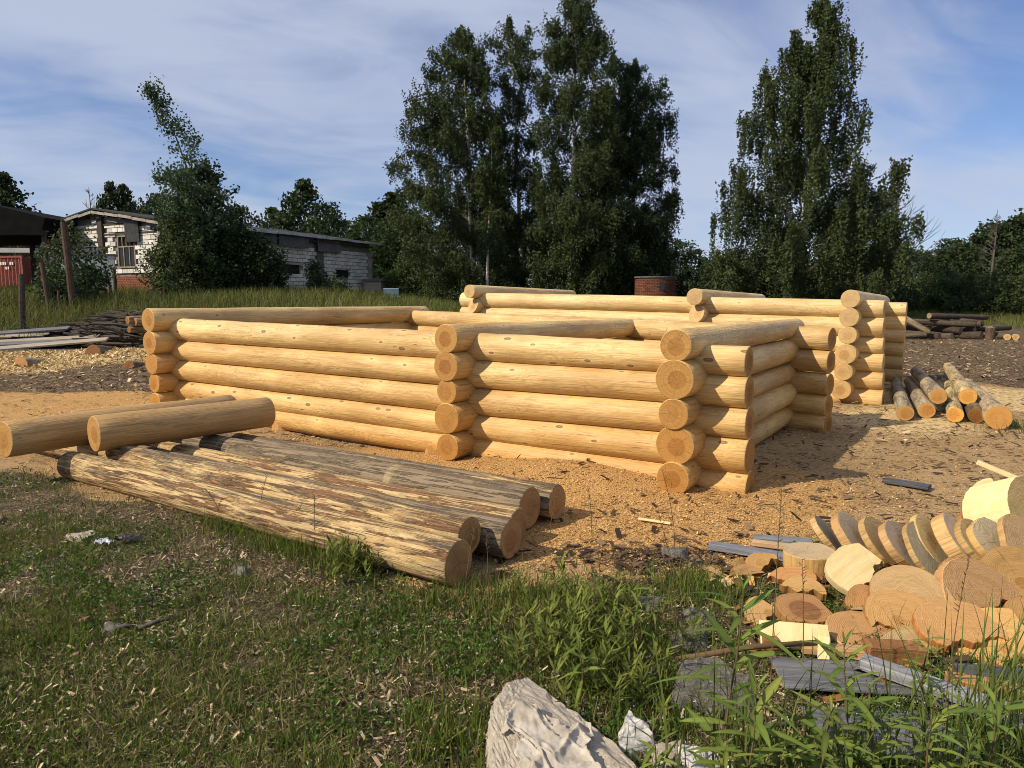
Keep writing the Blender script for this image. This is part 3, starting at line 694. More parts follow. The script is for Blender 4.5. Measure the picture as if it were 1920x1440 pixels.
def birch_trunk(Ht, lean=0.0, seed=0, tip=0.0):
    r = random.Random(seed); out = []
    for i in range(9):
        u = i / 8; out.append((Ht * u, lean * u + 0.15 * math.sin(u * 4 + seed) * u + tip * max(0, u - 0.7) * 3.3, 0.2 * math.sin(u * 3 + seed * 2) * u))
    return out
GB = 'clump of birches behind the far frame'
DB = 46.0
def bx(px): return (px - 960) / 1345.0 * DB
gzc = 1.0
make_tree('birch_tree', 'broad birch at the left of the clump, spreading low over the meadow', 'tree', (bx(905), DB, hz(bx(905), DB)),
          [(0.0, 1.6, 0.7), (0.1, 3.2, 1.2), (0.22, 4.8, 1.8), (0.38, 5.0, 2.0), (0.5, 4.3, 2.0), (0.62, 3.6, 2.0), (0.75, 3.4, 1.7), (0.88, 2.3, 1.6), (0.95, 1.4, 1.0), (1, 0.35, 0.3)],
          birch_trunk(17.1, -1.3, 3), 0.20, 230, 6000, 125000, 0.85, seed=31, strand_jit=0.13, wide=1.1, group=GB, f0=0.10)
make_tree('birch_tree', 'narrow birch with a blunt top squeezed between two taller ones', 'tree', (bx(985), DB + 2, hz(bx(985), DB + 2)),
          [(0.0, 0.4, 0.4), (0.1, 1.4, 1.4), (0.4, 1.9, 1.7), (0.6, 1.5, 1.4), (0.72, 0.9, 1.1), (0.82, 1.1, 1.3), (0.93, 1.4, 1.6), (1, 0.8, 0.9)],
          birch_trunk(18.6, -1.1, 5), 0.19, 140, 2600, 46000, 0.8, seed=33, strand_jit=0.13, wide=1.1, group=GB, f0=0.12)
make_tree('birch_tree', 'tallest birch of the clump with a pointed crown and pale trunk', 'tree', (bx(1064), DB - 1.5, hz(bx(1064), DB - 1.5)),
          [(0.0, 1.0, 1.4), (0.08, 2.0, 2.4), (0.25, 2.3, 2.7), (0.5, 2.2, 2.6), (0.7, 2.0, 2.5), (0.8, 1.8, 2.2), (0.9, 1.6, 1.7), (0.96, 1.0, 1.0), (1, 0.25, 0.25)],
          birch_trunk(18.9, 0.35, 7), 0.22, 230, 6000, 120000, 0.95, seed=35, strand_jit=0.13, wide=1.1, group=GB, f0=0.06)
make_tree('birch_tree', 'dark dense birch closing the right side of the clump', 'tree', (bx(1185), DB + 0.5, hz(bx(1185), DB + 0.5)),
          [(0.0, 1.6, 1.3), (0.08, 2.6, 1.8), (0.25, 3.0, 2.2), (0.45, 3.0, 2.6), (0.6, 2.6, 2.3), (0.75, 2.0, 2.2), (0.87, 1.9, 1.9), (0.95, 1.3, 1.2), (1, 0.5, 0.5)],
          birch_trunk(15.6, -0.1, 11), 0.2, 230, 6000, 115000, 0.75, seed=37, strand_jit=0.13, wide=1.1, group=GB, f0=0.04, col=(0.036, 0.052, 0.02))
make_tree('birch_tree', 'thin birch with twin leaders, half hidden behind the tallest one', 'tree', (bx(1125), DB + 3.0, hz(bx(1125), DB + 3)),
          [(0.0, 0.8, 0.8), (0.15, 1.6, 1.6), (0.5, 1.7, 1.7), (0.8, 1.2, 1.5), (0.94, 1.0, 1.1), (1, 0.4, 0.4)],
          birch_trunk(16.6, 1.2, 13), 0.16, 130, 2600, 42000, 0.75, seed=39, strand_jit=0.13, wide=1.1, group=GB, f0=0.06, col=(0.036, 0.052, 0.02))
for px_, dd, hh, ln in ((893, 0.6, 9.0, -0.7), (915, -0.4, 10.0, 0.2)):
    xx = bx(px_)
    make_tree('birch_tree', 'slender pale birch stem beside the broad birch' + (', leaning left' if ln < 0 else ', standing straight'), 'tree', (xx, DB + dd - 1.2, hz(xx, DB + dd)),
              [(0, 0.2, 0.2), (0.25, 0.5, 0.5), (0.6, 1.1, 1.0), (0.9, 0.7, 0.6), (1, 0.2, 0.2)], birch_trunk(hh, ln, 17), 0.11, 40, 350, 4500, 0.9, seed=int(px_), group=GB, f0=0.35)
D1 = 41.0
def cx_(px): return (px - 960) / 1345.0 * D1
make_tree('weeping_birch', 'lone tall weeping birch right of the clump, strands of leaves hanging from arched limbs', 'tree', (cx_(1497), D1, hz(cx_(1497), D1)),
          [(0.0, 3.6, 3.4), (0.08, 4.6, 4.3), (0.2, 4.7, 4.9), (0.33, 4.2, 4.6), (0.45, 3.9, 3.6), (0.55, 3.5, 2.9), (0.65, 3.0, 2.6), (0.75, 2.3, 2.3), (0.84, 1.5, 1.6), (0.92, 1.1, 1.5), (1, 0.4, 0.5)],
          birch_trunk(17.6, 0.3, 21, 0.5), 0.17, 150, 5200, 160000, 1.9, slope=0.55, seed=41, wide=1.22, f0=0.08, strand_jit=0.10, edge=0.7, nlimb=90, size=(0.078, 0.046))
# bare tree beside it
def bare_tree(base, Ht, seed, label, spread=0.35):
    rng = random.Random(seed); t = thing('bare_tree', label, 'tree', base)
    mb = MB(); mb.tube([(0, 0, -0.3), (0.05, 0, Ht * 0.4), (0.15, 0, Ht * 0.75), (0.1, 0, Ht)], [0.11, 0.085, 0.05, 0.015], 6)
    mb.build('trunk', M['grey_bark'], t, smooth_=True)
    mb = MB()
    for i in range(34):
        h = Ht * rng.uniform(0.32, 0.95); a = rng.uniform(0, 6.28); L = (Ht * 1.05 - h) * spread * rng.uniform(0.7, 1.2)
        p = Vector((0.12 * h / Ht, 0, h)); d = Vector((math.cos(a), math.sin(a), rng.uniform(0.4, 0.9))).normalized()
        q = [p, p + d * L * 0.5, p + d * L + Vector((0, 0, 0.2 * L))]
        mb.tube(q, [0.03, 0.02, 0.009], 4, cap=False)
        for j in range(6):
            u = rng.uniform(0.3, 1); b0 = p + d * L * u
            dd = (d + Vector((rng.uniform(-.7, .7), rng.uniform(-.7, .7), rng.uniform(-.1, .7)))).normalized()
            mb.tube([b0, b0 + dd * L * 0.3, b0 + dd * L * 0.55 + Vector((0, 0, 0.1))], [0.014, 0.010, 0.005], 3, cap=False)
    mb.build('branches', M['grey_bark'], t)['kind'] = 'stuff'
    return t
xx = (1668 - 960) / 1345 * 40; bare_tree((xx, 40, hz(xx, 40)), 8.2, 4, 'bare dead tree with fine grey branches beside the weeping birch')

# poplar and shrubs by the long white building
DP = 30.5
def pxx(px, D): return (px - 960) / 1345.0 * D
xx = pxx(362, DP)
make_tree('poplar_tree', 'leaning young poplar with a ragged top in front of the white block building', 'tree', (xx, DP, hz(xx, DP)),
          [(0, 0.6, 0.8), (0.1, 1.6, 1.6), (0.3, 1.5, 1.5), (0.42, 1.6, 1.5), (0.55, 1.5, 0.9), (0.66, 1.2, 0.75), (0.76, 0.8, 0.9), (0.86, 0.42, 0.35), (1, 0.12, 0.12)],
          [(0, 0.25, 0), (3, 0.3, 0.1), (5.0, 0.1, 0.1), (6.6, -0.35, 0), (7.8, -0.95, 0), (8.65, -1.45, 0)], 0.11, 85, 620, 15000, 0.25, slope=0.9, size=(0.052, 0.044), bark='grey_bark',
          col=(0.065, 0.098, 0.042), seed=51, f0=0.08, strand_jit=0.14, clump=0.3, nlimb=50)
xx = pxx(408, 32)
make_tree('alder_tree', 'dense dark round crowned tree just right of the poplar', 'tree', (xx, 32.2, hz(xx, 32)),
          [(0, 0.8, 0.6), (0.15, 1.7, 0.6), (0.5, 1.8, 0.6), (0.7, 1.5, 0.7), (0.85, 1.0, 0.6), (1, 0.4, 0.3)],
          [(0, 0, 0), (3, -0.1, 0), (5.6, -0.3, 0)], 0.14, 90, 900, 17000, 0.3, slope=0.6, size=(0.07, 0.055), bark='grey_bark', col=(0.030, 0.046, 0.018), seed=52, f0=0.1, strand_jit=0.18)
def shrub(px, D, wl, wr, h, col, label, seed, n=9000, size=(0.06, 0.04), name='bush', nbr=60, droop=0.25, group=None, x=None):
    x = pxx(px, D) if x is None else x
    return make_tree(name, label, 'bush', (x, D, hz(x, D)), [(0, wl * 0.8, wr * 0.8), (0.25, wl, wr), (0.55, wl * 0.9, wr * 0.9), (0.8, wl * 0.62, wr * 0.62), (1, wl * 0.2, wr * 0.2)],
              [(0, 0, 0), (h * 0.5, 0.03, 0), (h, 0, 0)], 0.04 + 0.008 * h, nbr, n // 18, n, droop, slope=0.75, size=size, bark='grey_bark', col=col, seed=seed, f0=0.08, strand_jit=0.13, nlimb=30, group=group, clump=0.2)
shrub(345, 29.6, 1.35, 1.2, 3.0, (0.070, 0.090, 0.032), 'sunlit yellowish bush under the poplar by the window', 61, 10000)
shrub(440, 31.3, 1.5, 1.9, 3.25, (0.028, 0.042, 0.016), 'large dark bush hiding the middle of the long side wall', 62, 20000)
shrub(495, 31.0, 0.9, 1.0, 2.4, (0.030, 0.044, 0.017), 'lower dark bush where the white side wall comes into view', 63, 9000)
shrub(392, 30.3, 1.0, 1.0, 2.0, (0.042, 0.060, 0.022), 'low bush at the foot of the poplar', 64, 7000)
shrub(592, 34.5, 0.45, 0.5, 1.45, (0.05, 0.07, 0.03), 'small shrub standing before the pilaster of the side wall', 65, 2500)
shrub(628, 36.0, 0.6, 0.6, 0.9, (0.055, 0.075, 0.03), 'low sprig of shrub below the right wall opening', 66, 1500)
shrub(142, 26.3, 1.15, 1.05, 2.75, (0.060, 0.085, 0.034), 'leafy shrub between the rusty posts at the far left', 67, 4800, (0.06, 0.045))
shrub(112, 24.6, 0.5, 0.7, 1.5, (0.055, 0.08, 0.032), 'small leafy sapling beside the thin rusty post', 68, 1800)
shrub(795, 50, 2.6, 2.7, 3.6, (0.085, 0.110, 0.030), 'rounded yellow green willow bush left of the birches', 69, 16000, (0.08, 0.035), 'willow_bush')
shrub(765, 47, 1.6, 1.8, 2.2, (0.055, 0.078, 0.026), 'low darker bush in front of the willow', 70, 8000)
shrub(840, 45, 1.5, 1.4, 2.3, (0.060, 0.080, 0.028), 'bush at the foot of the broad birch', 71, 7000)
shrub(1020, 43.5, 1.3, 1.3, 2.4, (0.05, 0.07, 0.026), 'green bush between the birch trunks', 72, 6500)
shrub(955, 44.5, 1.3, 1.3, 1.7, (0.042, 0.06, 0.022), 'low bush in shade under the narrow birch', 73, 5000)

# distant woods: a few crowns, many individually placed trees
def far_crown(kind, seed):
    rng = np.random.default_rng(seed); P = []
    nc = 55 if kind != 'spruce' else 60
    for i in range(nc):
        u = (i + rng.random()) / nc
        if kind == 'spruce': h = 0.06 + 0.94 * u; R = 0.20 * (1 - u) ** 0.8 + 0.01
        elif kind == 'tall': h = 0.08 + 0.92 * u; R = 0.21 * math.sin(math.pi * min(1, (0.12 + 0.9 * u))) ** 0.7
        else: h = 0.05 + 0.93 * u; R = 0.33 * math.sqrt(max(0.02, 1 - (2 * max(0.0, u - 0.35) / 1.35) ** 2))
        a = rng.random() * 6.28; rr = R * rng.uniform(0.45, 1.0)
        n = 70
        q = rng.normal(0, 1, (n, 3)) * np.array([0.055, 0.055, 0.038]) * (0.55 + R * 2.2)
        q += [math.cos(a) * rr, math.sin(a) * rr, h]; P.append(q)
    P = np.concatenate(P); P[:, 2] = np.clip(P[:, 2], 0.02, 1.01)
    n = len(P); s = rng.uniform(0.7, 1.4, n)
    V, F_ = leaf_quads(P, 0.017 * s, 0.012 * s, rng, 0.3)
    cl = np.repeat((0.7 + 0.6 * rng.random(nc)), 70)[:, None] * np.array([[0.040, 0.058, 0.022]]) * (1 + 0.35 * (rng.random((n, 1)) - 0.5))
    cm = np_mesh('far_crown', V, F_, M['leaf'], np.repeat(cl, 4, 0))
    tm = MB().tube([(0, 0, -0.04), (0.004, 0, 0.4), (0, 0, 0.9)], [0.014, 0.010, 0.003], 6)
    me = bpy.data.meshes.new('far_trunk'); me.from_pydata(tm.v, [], tm.f); me.materials.append(M['grey_bark']); me.update()
    return cm, me
FAR = {(k, i): far_crown(k, 200 + 10 * j + i) for j, k in enumerate(('round', 'tall', 'spruce')) for i in range(3)}
def far_tree(px, D, top, kind, label, group, wide=1.0, tint=(1, 1, 1), i=0, base_y=None):
    x = pxx(px, D); z0 = hz(x, D); ht = 1.6 + (563 - top) / 1335.0 * D - z0
    t = thing({'round': 'broadleaf_tree', 'tall': 'slim_tree', 'spruce': 'spruce_tree'}[kind], label, 'tree', (x, D, z0), group)
    rz = random.uniform(0, 6.28)
    cm, tm = FAR[(kind, i % 3)]
    for nm, me in (('crown', cm), ('trunk', tm)):
        o = put(nm, me, t); o.scale = (ht * wide, ht * wide, ht); o.rotation_euler = (0, 0, rz)
        if nm == 'crown': o.color = (*tint, 1)
    return t
GL, GR, GM = 'trees rising behind the white building', 'trees of the wood at the right edge', 'trees of the wood between the birches'
for k, (px, D, top, kind, w, tn, lab) in enumerate([
    (18, 70, 335, 'tall', 1.1, (1, 1, 1), 'tall dark tree over the dark shed roof at the far left'),
    (-25, 70, 345, 'round', 1.0, (1, 1, 1), 'dark tree cut by the left edge above the shed'),
    (0, 62, 440, 'round', 1.1, (1, 1, 1), 'low dark tree seen under the shed roof'),
    (60, 60, 452, 'round', 1.0, (1, 1, 1), 'low tree glimpsed between shed and white gable'),
    (218, 62, 352, 'tall', 0.62, (0.8, 0.8, 0.8), 'left of two dark narrow treetops above the gable ridge'),
    (243, 62, 356, 'tall', 0.62, (0.8, 0.8, 0.8), 'right of two dark narrow treetops above the gable ridge'),
    (268, 66, 385, 'round', 0.7, (0.9, 0.9, 0.9), 'small treetop between the narrow pair and the poplar'),
    (300, 60, 372, 'round', 0.9, (0.75, 0.75, 0.75), 'dark tree behind the poplar'),
    (465, 72, 392, 'round', 0.9, (0.85, 0.9, 0.85), 'round treetop over the roof right of the dark alder'),
    (517, 85, 397, 'tall', 0.95, (1.15, 1.2, 1.15), 'paler slim treetop standing alone over the roof'),
    (575, 68, 348, 'tall', 1.05, (0.95, 1, 0.95), 'tallest birch like treetop over the long roof'),
    (548, 70, 402, 'round', 0.8, (0.9, 0.95, 0.9), 'small treetop left of the tallest one over the roof'),
    (614, 66, 388, 'round', 0.9, (0.9, 0.95, 0.9), 'round treetop right of the tallest one over the roof'),
    (655, 70, 418, 'round', 1.1, (1.1, 1.15, 0.9), 'wide low tree above the right end of the roof'),
    (690, 64, 408, 'round', 1.0, (1.0, 1.05, 0.85), 'wide tree behind the corner of the long roof'),
    (716, 74, 388, 'spruce', 1.2, (0.8, 0.85, 0.8), 'dark pointed treetop above the wood left of the birches'),
    (742, 74, 372, 'spruce', 1.2, (0.8, 0.85, 0.8), 'dark pointed treetop nearest the left birch'),
    (735, 62, 420, 'round', 1.1, (0.95, 1, 0.85), 'broad tree between roof and birches'),
    (770, 60, 400, 'round', 1.1, (0.85, 0.9, 0.8), 'broad dark tree behind the left birch'),
    (700, 56, 455, 'round', 1.2, (0.9, 1.0, 0.8), 'low bushy tree behind the grey hut'),
    (660, 60, 440, 'round', 1.2, (0.9, 1.0, 0.8), 'bushy tree behind the end of the side wall'),
]): far_tree(px, D, top, kind, lab, GL, w, tn, k)
rs = random.Random(5)
GML = {1225: 'low dark treetop touching the right flank of the birch clump', 1250: 'low dark tree rising above the brick cistern', 1272: 'pointed dark treetop just right of the cistern', 1296: 'dark treetop above the middle cross log of the far frame',
       1318: 'small dark treetop in the low gap left of the weeping birch', 1345: 'low dark tree touching the left side of the weeping birch', 1640: 'dark tree behind the bare dead tree', 1672: 'dark treetop just right of the bare dead tree',
       1700: 'dark tree midway between the bare dead tree and the pale gap', 1722: 'dark tree at the left rim of the pale gap in the wood', 850: 'dark tree seen low behind the left flank of the broad birch', 1600: 'dark tree low behind the right limbs of the weeping birch'}
GRL = {1760: 'first green treetop right of the pale gap', 1782: 'second green treetop right of the pale gap, slightly taller', 1803: 'third green treetop right of the pale gap', 1822: 'fourth green treetop right of the pale gap', 1843: 'green treetop halfway along the right wood skyline',
       1862: 'taller green treetop where the right wood skyline steps up', 1883: 'green treetop third from the right edge', 1904: 'green treetop second from the right edge', (1925, 396): 'tallest green treetop, cut by the right edge', 1790: 'lower tree in front of the first treetops of the right wood',
       1840: 'lower tree in the middle front of the right wood', 1885: 'lower tree behind the pale bare sapling', 1765: 'smallest tree at the left foot of the right wood'}
for k, (px, top) in enumerate([(850, 420), (900, 400), (960, 410), (1020, 400), (1080, 410), (1140, 410), (1190, 430), (1225, 462), (1250, 470), (1272, 452), (1296, 472), (1318, 486), (1345, 482), (1375, 470), (1410, 478), (1450, 470), (1500, 475), (1550, 470), (1600, 468), (1640, 466), (1672, 458), (1700, 468), (1722, 474)]):
    far_tree(px, rs.uniform(62, 84), top, ('round', 'round', 'tall')[k % 3], GML.get(px, 'dark broadleaf tree of the wood hidden behind the birches'), GM, rs.uniform(0.9, 1.25), tuple([rs.uniform(0.7, 0.95)] * 3), k)
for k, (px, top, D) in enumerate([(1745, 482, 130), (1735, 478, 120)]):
    far_tree(px, D, top, 'tall', 'hazy pale slim tree in the gap of the wood' + (', a little shorter' if k == 0 else ', a little taller'), GR, 1.1, (1.5, 1.6, 1.7), k)  # bluish pale tint puts distance haze into the leaf colour
RT = [(1760, 470, 78), (1782, 452, 80), (1803, 458, 76), (1822, 446, 80), (1843, 436, 82), (1862, 420, 80), (1883, 413, 78), (1904, 412, 80), (1925, 396, 78), (1955, 390, 80), (1990, 385, 84), (1790, 490, 66), (1840, 480, 64), (1885, 470, 62), (1925, 460, 60), (1765, 510, 62), (1975, 440, 60), (2030, 400, 70)]
for k, (px, top, D) in enumerate(RT):
    far_tree(px, D, top, ('tall', 'round', 'round', 'tall')[k % 4], GRL.get(px, GRL.get((px, top), 'green tree in the dense wood at the right edge')), GR, rs.uniform(0.9, 1.3), tuple([rs.uniform(0.85, 1.15)] * 3), k)
# understorey of the woods
for k, (px, D, h, wd, cl) in enumerate([(1690, 52, 3.0, 3.0, (0.04, 0.055, 0.02)), (1735, 50, 2.6, 2.6, (0.055, 0.075, 0.025)), (1775, 48, 2.8, 2.5, (0.06, 0.085, 0.028)), (1815, 47, 2.4, 2.6, (0.05, 0.07, 0.024)), (1860, 48, 2.6, 2.6, (0.06, 0.08, 0.028)), (1910, 46, 3.0, 2.6, (0.055, 0.075, 0.026)), (1960, 46, 3.0, 2.6, (0.055, 0.075, 0.026))]):
    shrub(px, D, wd, wd, h, cl, 'bush at the right wood edge, ' + ('behind the tilted pale log', 'above the left half of the dark log heap', 'yellowish, above the middle of the dark log heap', 'above the right half of the dark log heap', 'green, above the pale billets', 'cut by the right picture edge', 'farthest to the right')[k], 300 + k, 6500, (0.07, 0.05), group='bushes along the wood edge')
for k, px in enumerate((1290, 1340, 1390, 1450, 1520, 1570, 1620, 1655)):
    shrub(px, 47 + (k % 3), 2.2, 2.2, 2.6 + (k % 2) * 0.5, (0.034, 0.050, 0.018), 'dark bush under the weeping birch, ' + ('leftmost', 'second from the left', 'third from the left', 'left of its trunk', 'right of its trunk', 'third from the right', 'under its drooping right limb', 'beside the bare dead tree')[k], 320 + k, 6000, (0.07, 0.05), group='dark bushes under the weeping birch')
bare_tree((pxx(1855, 55), 55, hz(pxx(1855, 55), 55)), 7.5, 9, 'pale bare sapling against the dark right wood', 0.2)
bare_tree((pxx(178, 62), 62, hz(pxx(178, 62), 62)), 9.3, 14, 'pale bare treetop showing over the left roof slope', 0.4)

# ------------------------------------------------------------------ white block building
CX, CY, CZ = -16.2, 33.6, 1.80
UX = np.array([-0.89, 0.456])      # along the gable, to the left
VX = np.array([0.456, 0.89])       # along the side wall, away
bld = thing('block_building', 'long low white block building with rusty sheet eaves and one barred window', 'building', (CX, CY, CZ))
bld.rotation_euler = (0, 0, math.atan2(VX[1], VX[0]))      # local +X along the side wall, local +Y along the gable (left)
GW, SL, EH, RH = 9.0, 15.2, 3.50, 4.15
core = MB()
prof = [(0.02, -0.3), (GW - 0.02, -0.3), (GW - 0.02, EH), (GW / 2, RH), (0.02, EH)]
v = [(0.03, y, z) for y, z in prof] + [(SL - 0.03, y, z) for y, z in prof]
core.raw(v, [(0, 1, 2, 3, 4), (9, 8, 7, 6, 5)] + [(i, i + 5, (i + 1) % 5 + 5, (i + 1) % 5) for i in range(5)])
wall = core.build('wall', M['mortar'], bld)
bmesh_box = MB().box(-0.5, 0.5, -0.5, 0.5, -0.5, 0.5)
def unit(mat):
    me = bpy.data.meshes.new('brick'); me.from_pydata(bmesh_box.v, [], bmesh_box.f); me.materials.append(mat); me.update(); return me
UB, URB = unit(M['block']), unit(M['red_brick'])
bw, bh, gap = 0.40, 0.22, 0.030
openg = [(1.95, 3.25, 1.35, 2.9)]                       # gable openings (y from corner, z)
opens = [(7.55, 8.75, 1.30, 1.80), (11.9, 13.0, 1.20, 1.65)]
bricks = []
def hits(a0, a1, z0, z1, ops): return any(a1 > o[0] + .02 and a0 < o[1] - .02 and z1 > o[2] + .02 and z0 < o[3] - .02 for o in ops)
rw = random.Random(3)
for r in range(int(RH / bh) + 1):
    z0 = r * bh
    for i in range(-1, 24):
        a0 = i * bw + (0.5 * bw if r % 2 else 0); a1 = a0 + bw - gap
        a0c, a1c = max(a0, 0.25), min(a1, GW - 0.05)
        zt = EH + (RH - EH) * (1 - abs((a0c + a1c) / 2 - GW / 2) / (GW / 2)) - 0.32
        if a1c - a0c < 0.1 or z0 + bh > zt or hits(a0c, a1c, z0, z0 + bh, openg) or (z0 < 1.0 and a0c < 4.6) or abs((a0c + a1c) / 2 - 4.4) < 0.22: continue
        bricks.append((0, a0c, a1c, z0))
side = []
for r in range(int(3.05 / bh)):
    z0 = r * bh
    for i in range(-1, 41):
        a0 = i * bw + (0.5 * bw if r % 2 else 0); a1 = a0 + bw - gap
        a0c, a1c = max(a0, 0.25), min(a1, SL - 0.3)
        if a1c - a0c < 0.1 or hits(a0c, a1c, z0, z0 + bh, opens) or abs((a0c + a1c) / 2 - 10.4) < 0.3: continue
        side.append((1, a0c, a1c, z0))
vis_g = [b for b in bricks if b[3] > 0.9]
vis_s = [b for b in side if b[1] > 6.6 and b[3] > 0.2]
singles = (vis_g[:] + sorted(vis_s, key=lambda b: b[1]))
ng = min(len(vis_g), 130); rw.shuffle(vis_g)
singles = vis_g[:ng] + sorted(vis_s, key=lambda b: -b[3])[:170]
rest = [b for b in bricks + side if b not in set(singles)]
def brick_geo(b, t=0.02):
    k, a0, a1, z0 = b
    pr = rw.uniform(-0.006, 0.008)
    if k == 0: return ((0.0 - pr, (a0 + a1) / 2, z0 + bh / 2 - gap / 2), (0.10, a1 - a0, bh - gap))
    return (((a0 + a1) / 2, 0.0 - pr, z0 + bh / 2 - gap / 2), (a1 - a0, 0.10, bh - gap))
for b in singles:
    c_, s_ = brick_geo(b)
    o = put('brick', UB, wall); o.location = c_; o.scale = s_
    j = rw.uniform(0.70, 1.0); o.color = (j, j * rw.uniform(0.96, 1.0), j * rw.uniform(0.9, 1.0), 1)
mb = MB()
for b in rest:
    c_, s_ = brick_geo(b); mb.box(c_[0] - s_[0] / 2, c_[0] + s_[0] / 2, c_[1] - s_[1] / 2, c_[1] + s_[1] / 2, c_[2] - s_[2] / 2, c_[2] + s_[2] / 2)
o = mb.build('brickwork', M['block'], wall); o['kind'] = 'stuff'
mb = MB()
for r in range(12):
    for i in range(18):
        a0 = i * 0.26 + (0.13 if r % 2 else 0)
        if a0 > 4.35: continue
        q = rw.uniform(-0.008, 0.008); mb.box(-0.055 + q, 0.05, a0, a0 + 0.245, r * 0.08, r * 0.08 + 0.068)
o = mb.build('brick_plinth', M['red_brick'], wall); o['kind'] = 'stuff'; o.color = (0.75, 0.75, 0.75, 1)
# window with real bars
wy0, wy1, wz0, wz1 = openg[0]
MB().box(0.02, 0.045, wy0, wy1, wz0, wz1).build('glass_backing', M['glass'], wall)
fr = MB()
for y in (wy0, wy1 - 0.07): fr.box(-0.06, 0.03, y, y + 0.07, wz0, wz1)
for z in (wz0, wz1 - 0.07): fr.box(-0.058, 0.028, wy0 + 0.07, wy1 - 0.07, z, z + 0.07)
win = fr.build('window', M['frame'], bld)
mu = MB(); zc = wz0 + 0.98
mu.box(-0.05, 0.02, wy0 + 0.07, wy1 - 0.07, zc, zc + 0.06)
for q in (0.34, 0.66):
    y = wy0 + (wy1 - wy0) * q; mu.box(-0.052, 0.018, y - 0.025, y + 0.025, wz0 + 0.07, zc)
for q in (0.27, 0.5, 0.73):
    y = wy0 + (wy1 - wy0) * q; mu.box(-0.048, 0.016, y - 0.02, y + 0.02, zc + 0.06, wz1 - 0.07)
mu.build('mullion', M['frame'], win)
for i in range(3):
    y0 = wy0 + (wy1 - wy0) * (0.06 + 0.31 * i); MB().box(-0.02, -0.012, y0 + 0.04, y0 + 0.31, wz0 + 0.09, zc - 0.02).build('pane', M['glass'], win)
for (a0, a1, z0, z1) in opens:
    f = MB().box(a0, a1, 0.02, 0.05, z0, z1).build('wall_opening', M['glass'], bld)  # dark sheet stands in for the shade inside the opening
    MB().box(a0 - 0.15, a1 + 0.15, -0.09, 0.06, z1 + 0.005, z1 + 0.12).build('lintel', M['fascia'], f)
# pilasters and corner posts
MB().box(-0.16, 0.06, -0.05, 0.22, -0.2, EH + 0.05).build('corner_post', M['fascia'], bld)
MB().box(-0.14, 0.05, 4.25, 4.60, 1.2, RH - 0.3).build('pilaster', M['dark_wood'], bld)
MB().box(10.15, 10.65, -0.13, 0.05, -0.2, 2.75).build('pilaster', M['slate'], bld)
MB().box(SL - 0.30, SL + 0.05, -0.13, 0.2, -0.2, 2.9).build('corner_post', M['fascia'], bld)
MB().box(-0.10, 0.02, GW - 0.35, GW + 0.02, -0.2, EH).build('corner_post', M['fascia'], bld)
# weathered boards across the gable
for z, y0, y1 in ((2.95, 0.3, 4.2), (2.62, 4.65, 8.9), (3.25, 4.65, 8.7), (3.42, 0.9, 4.2)):
    MB().box(-0.085, -0.045, y0, y1, z, z + 0.07).build('batten', M['dark_wood'], bld)
# roof with sagging pale edge
rf = bpy.data.objects.new('roof', None); COL.objects.link(rf); rf.parent = bld
nseg = 18; top, Fr = [], []
for k in range(nseg + 1):
    x = -0.45 + (SL + 0.9) * k / nseg; sag = 0.02 * math.sin(k * 1.9) + 0.015 * math.sin(k * 4.1)
    for y, z in ((-0.55, EH - 0.10), (GW / 2, RH + 0.05), (GW + 0.55, EH - 0.10)):
        top.append((x, y, z + 0.05 + sag)); top.append((x, y, z - 0.02 + sag))
for k in range(nseg):
    a = k * 6; b = a + 6
    for i in (0, 2):
        Fr.append((a + i, a + i + 2, b + i + 2, b + i)); Fr.append((a + i + 1, b + i + 1, b + i + 3, a + i + 3))
    Fr.append((a, b, b + 1, a + 1)); Fr.append((a + 4, a + 5, b + 5, b + 4))
Fr += [(0, 1, 3, 2), (2, 3, 5, 4), (nseg * 6, nseg * 6 + 2, nseg * 6 + 3, nseg * 6 + 1), (nseg * 6 + 2, nseg * 6 + 4, nseg * 6 + 5, nseg * 6 + 3)]
MB().raw(top, Fr).build('roof_sheet', M['roof_dark'], rf)
ed = MB()
for k in range(9):
    x0 = 2.0 + k * 1.52; j = rw.uniform(-0.02, 0.02); ed.box(x0, x0 + 1.50, -0.60, -0.545, EH - 0.12 + j, EH + 0.02 + j)
ed.build('drip_edge', M['roof_edge'], rf)
fb = MB()
for sgn in (0, 1):
    for k in range(5):
        y0 = k * 1.0 - 0.5; y1 = y0 + 0.98
        yy = [(y0 if not sgn else GW - y0), (y1 if not sgn else GW - y1)]
        z_ = [EH - 0.1 + (RH + 0.12 - EH) * (min(q if q < GW / 2 else GW - q, GW / 2) + 0.5) / (GW / 2 + 0.5) - 0.16 for q in yy]
        j = rw.uniform(-0.03, 0.02)
        fb.raw([(-0.47, yy[0], z_[0] + j), (-0.43, yy[0], z_[0] + j), (-0.43, yy[1], z_[1] + j), (-0.47, yy[1], z_[1] + j),
                (-0.47, yy[0], z_[0] + 0.13 + j), (-0.43, yy[0], z_[0] + 0.13 + j), (-0.43, yy[1], z_[1] + 0.13 + j), (-0.47, yy[1], z_[1] + 0.13 + j)], BOXF if not sgn else [tuple(reversed(f)) for f in BOXF])
fb.build('fascia_board', M['fascia'], rf)
for k in range(9):
    y = 0.35 + k * 1.0; z = EH + (RH - EH) * (1 - abs(y - GW / 2) / (GW / 2)) - 0.22
    MB().box(-0.42, 0.02, y, y + 0.12, z, z + 0.14).build('rafter_end', M['dark_wood'], rf)
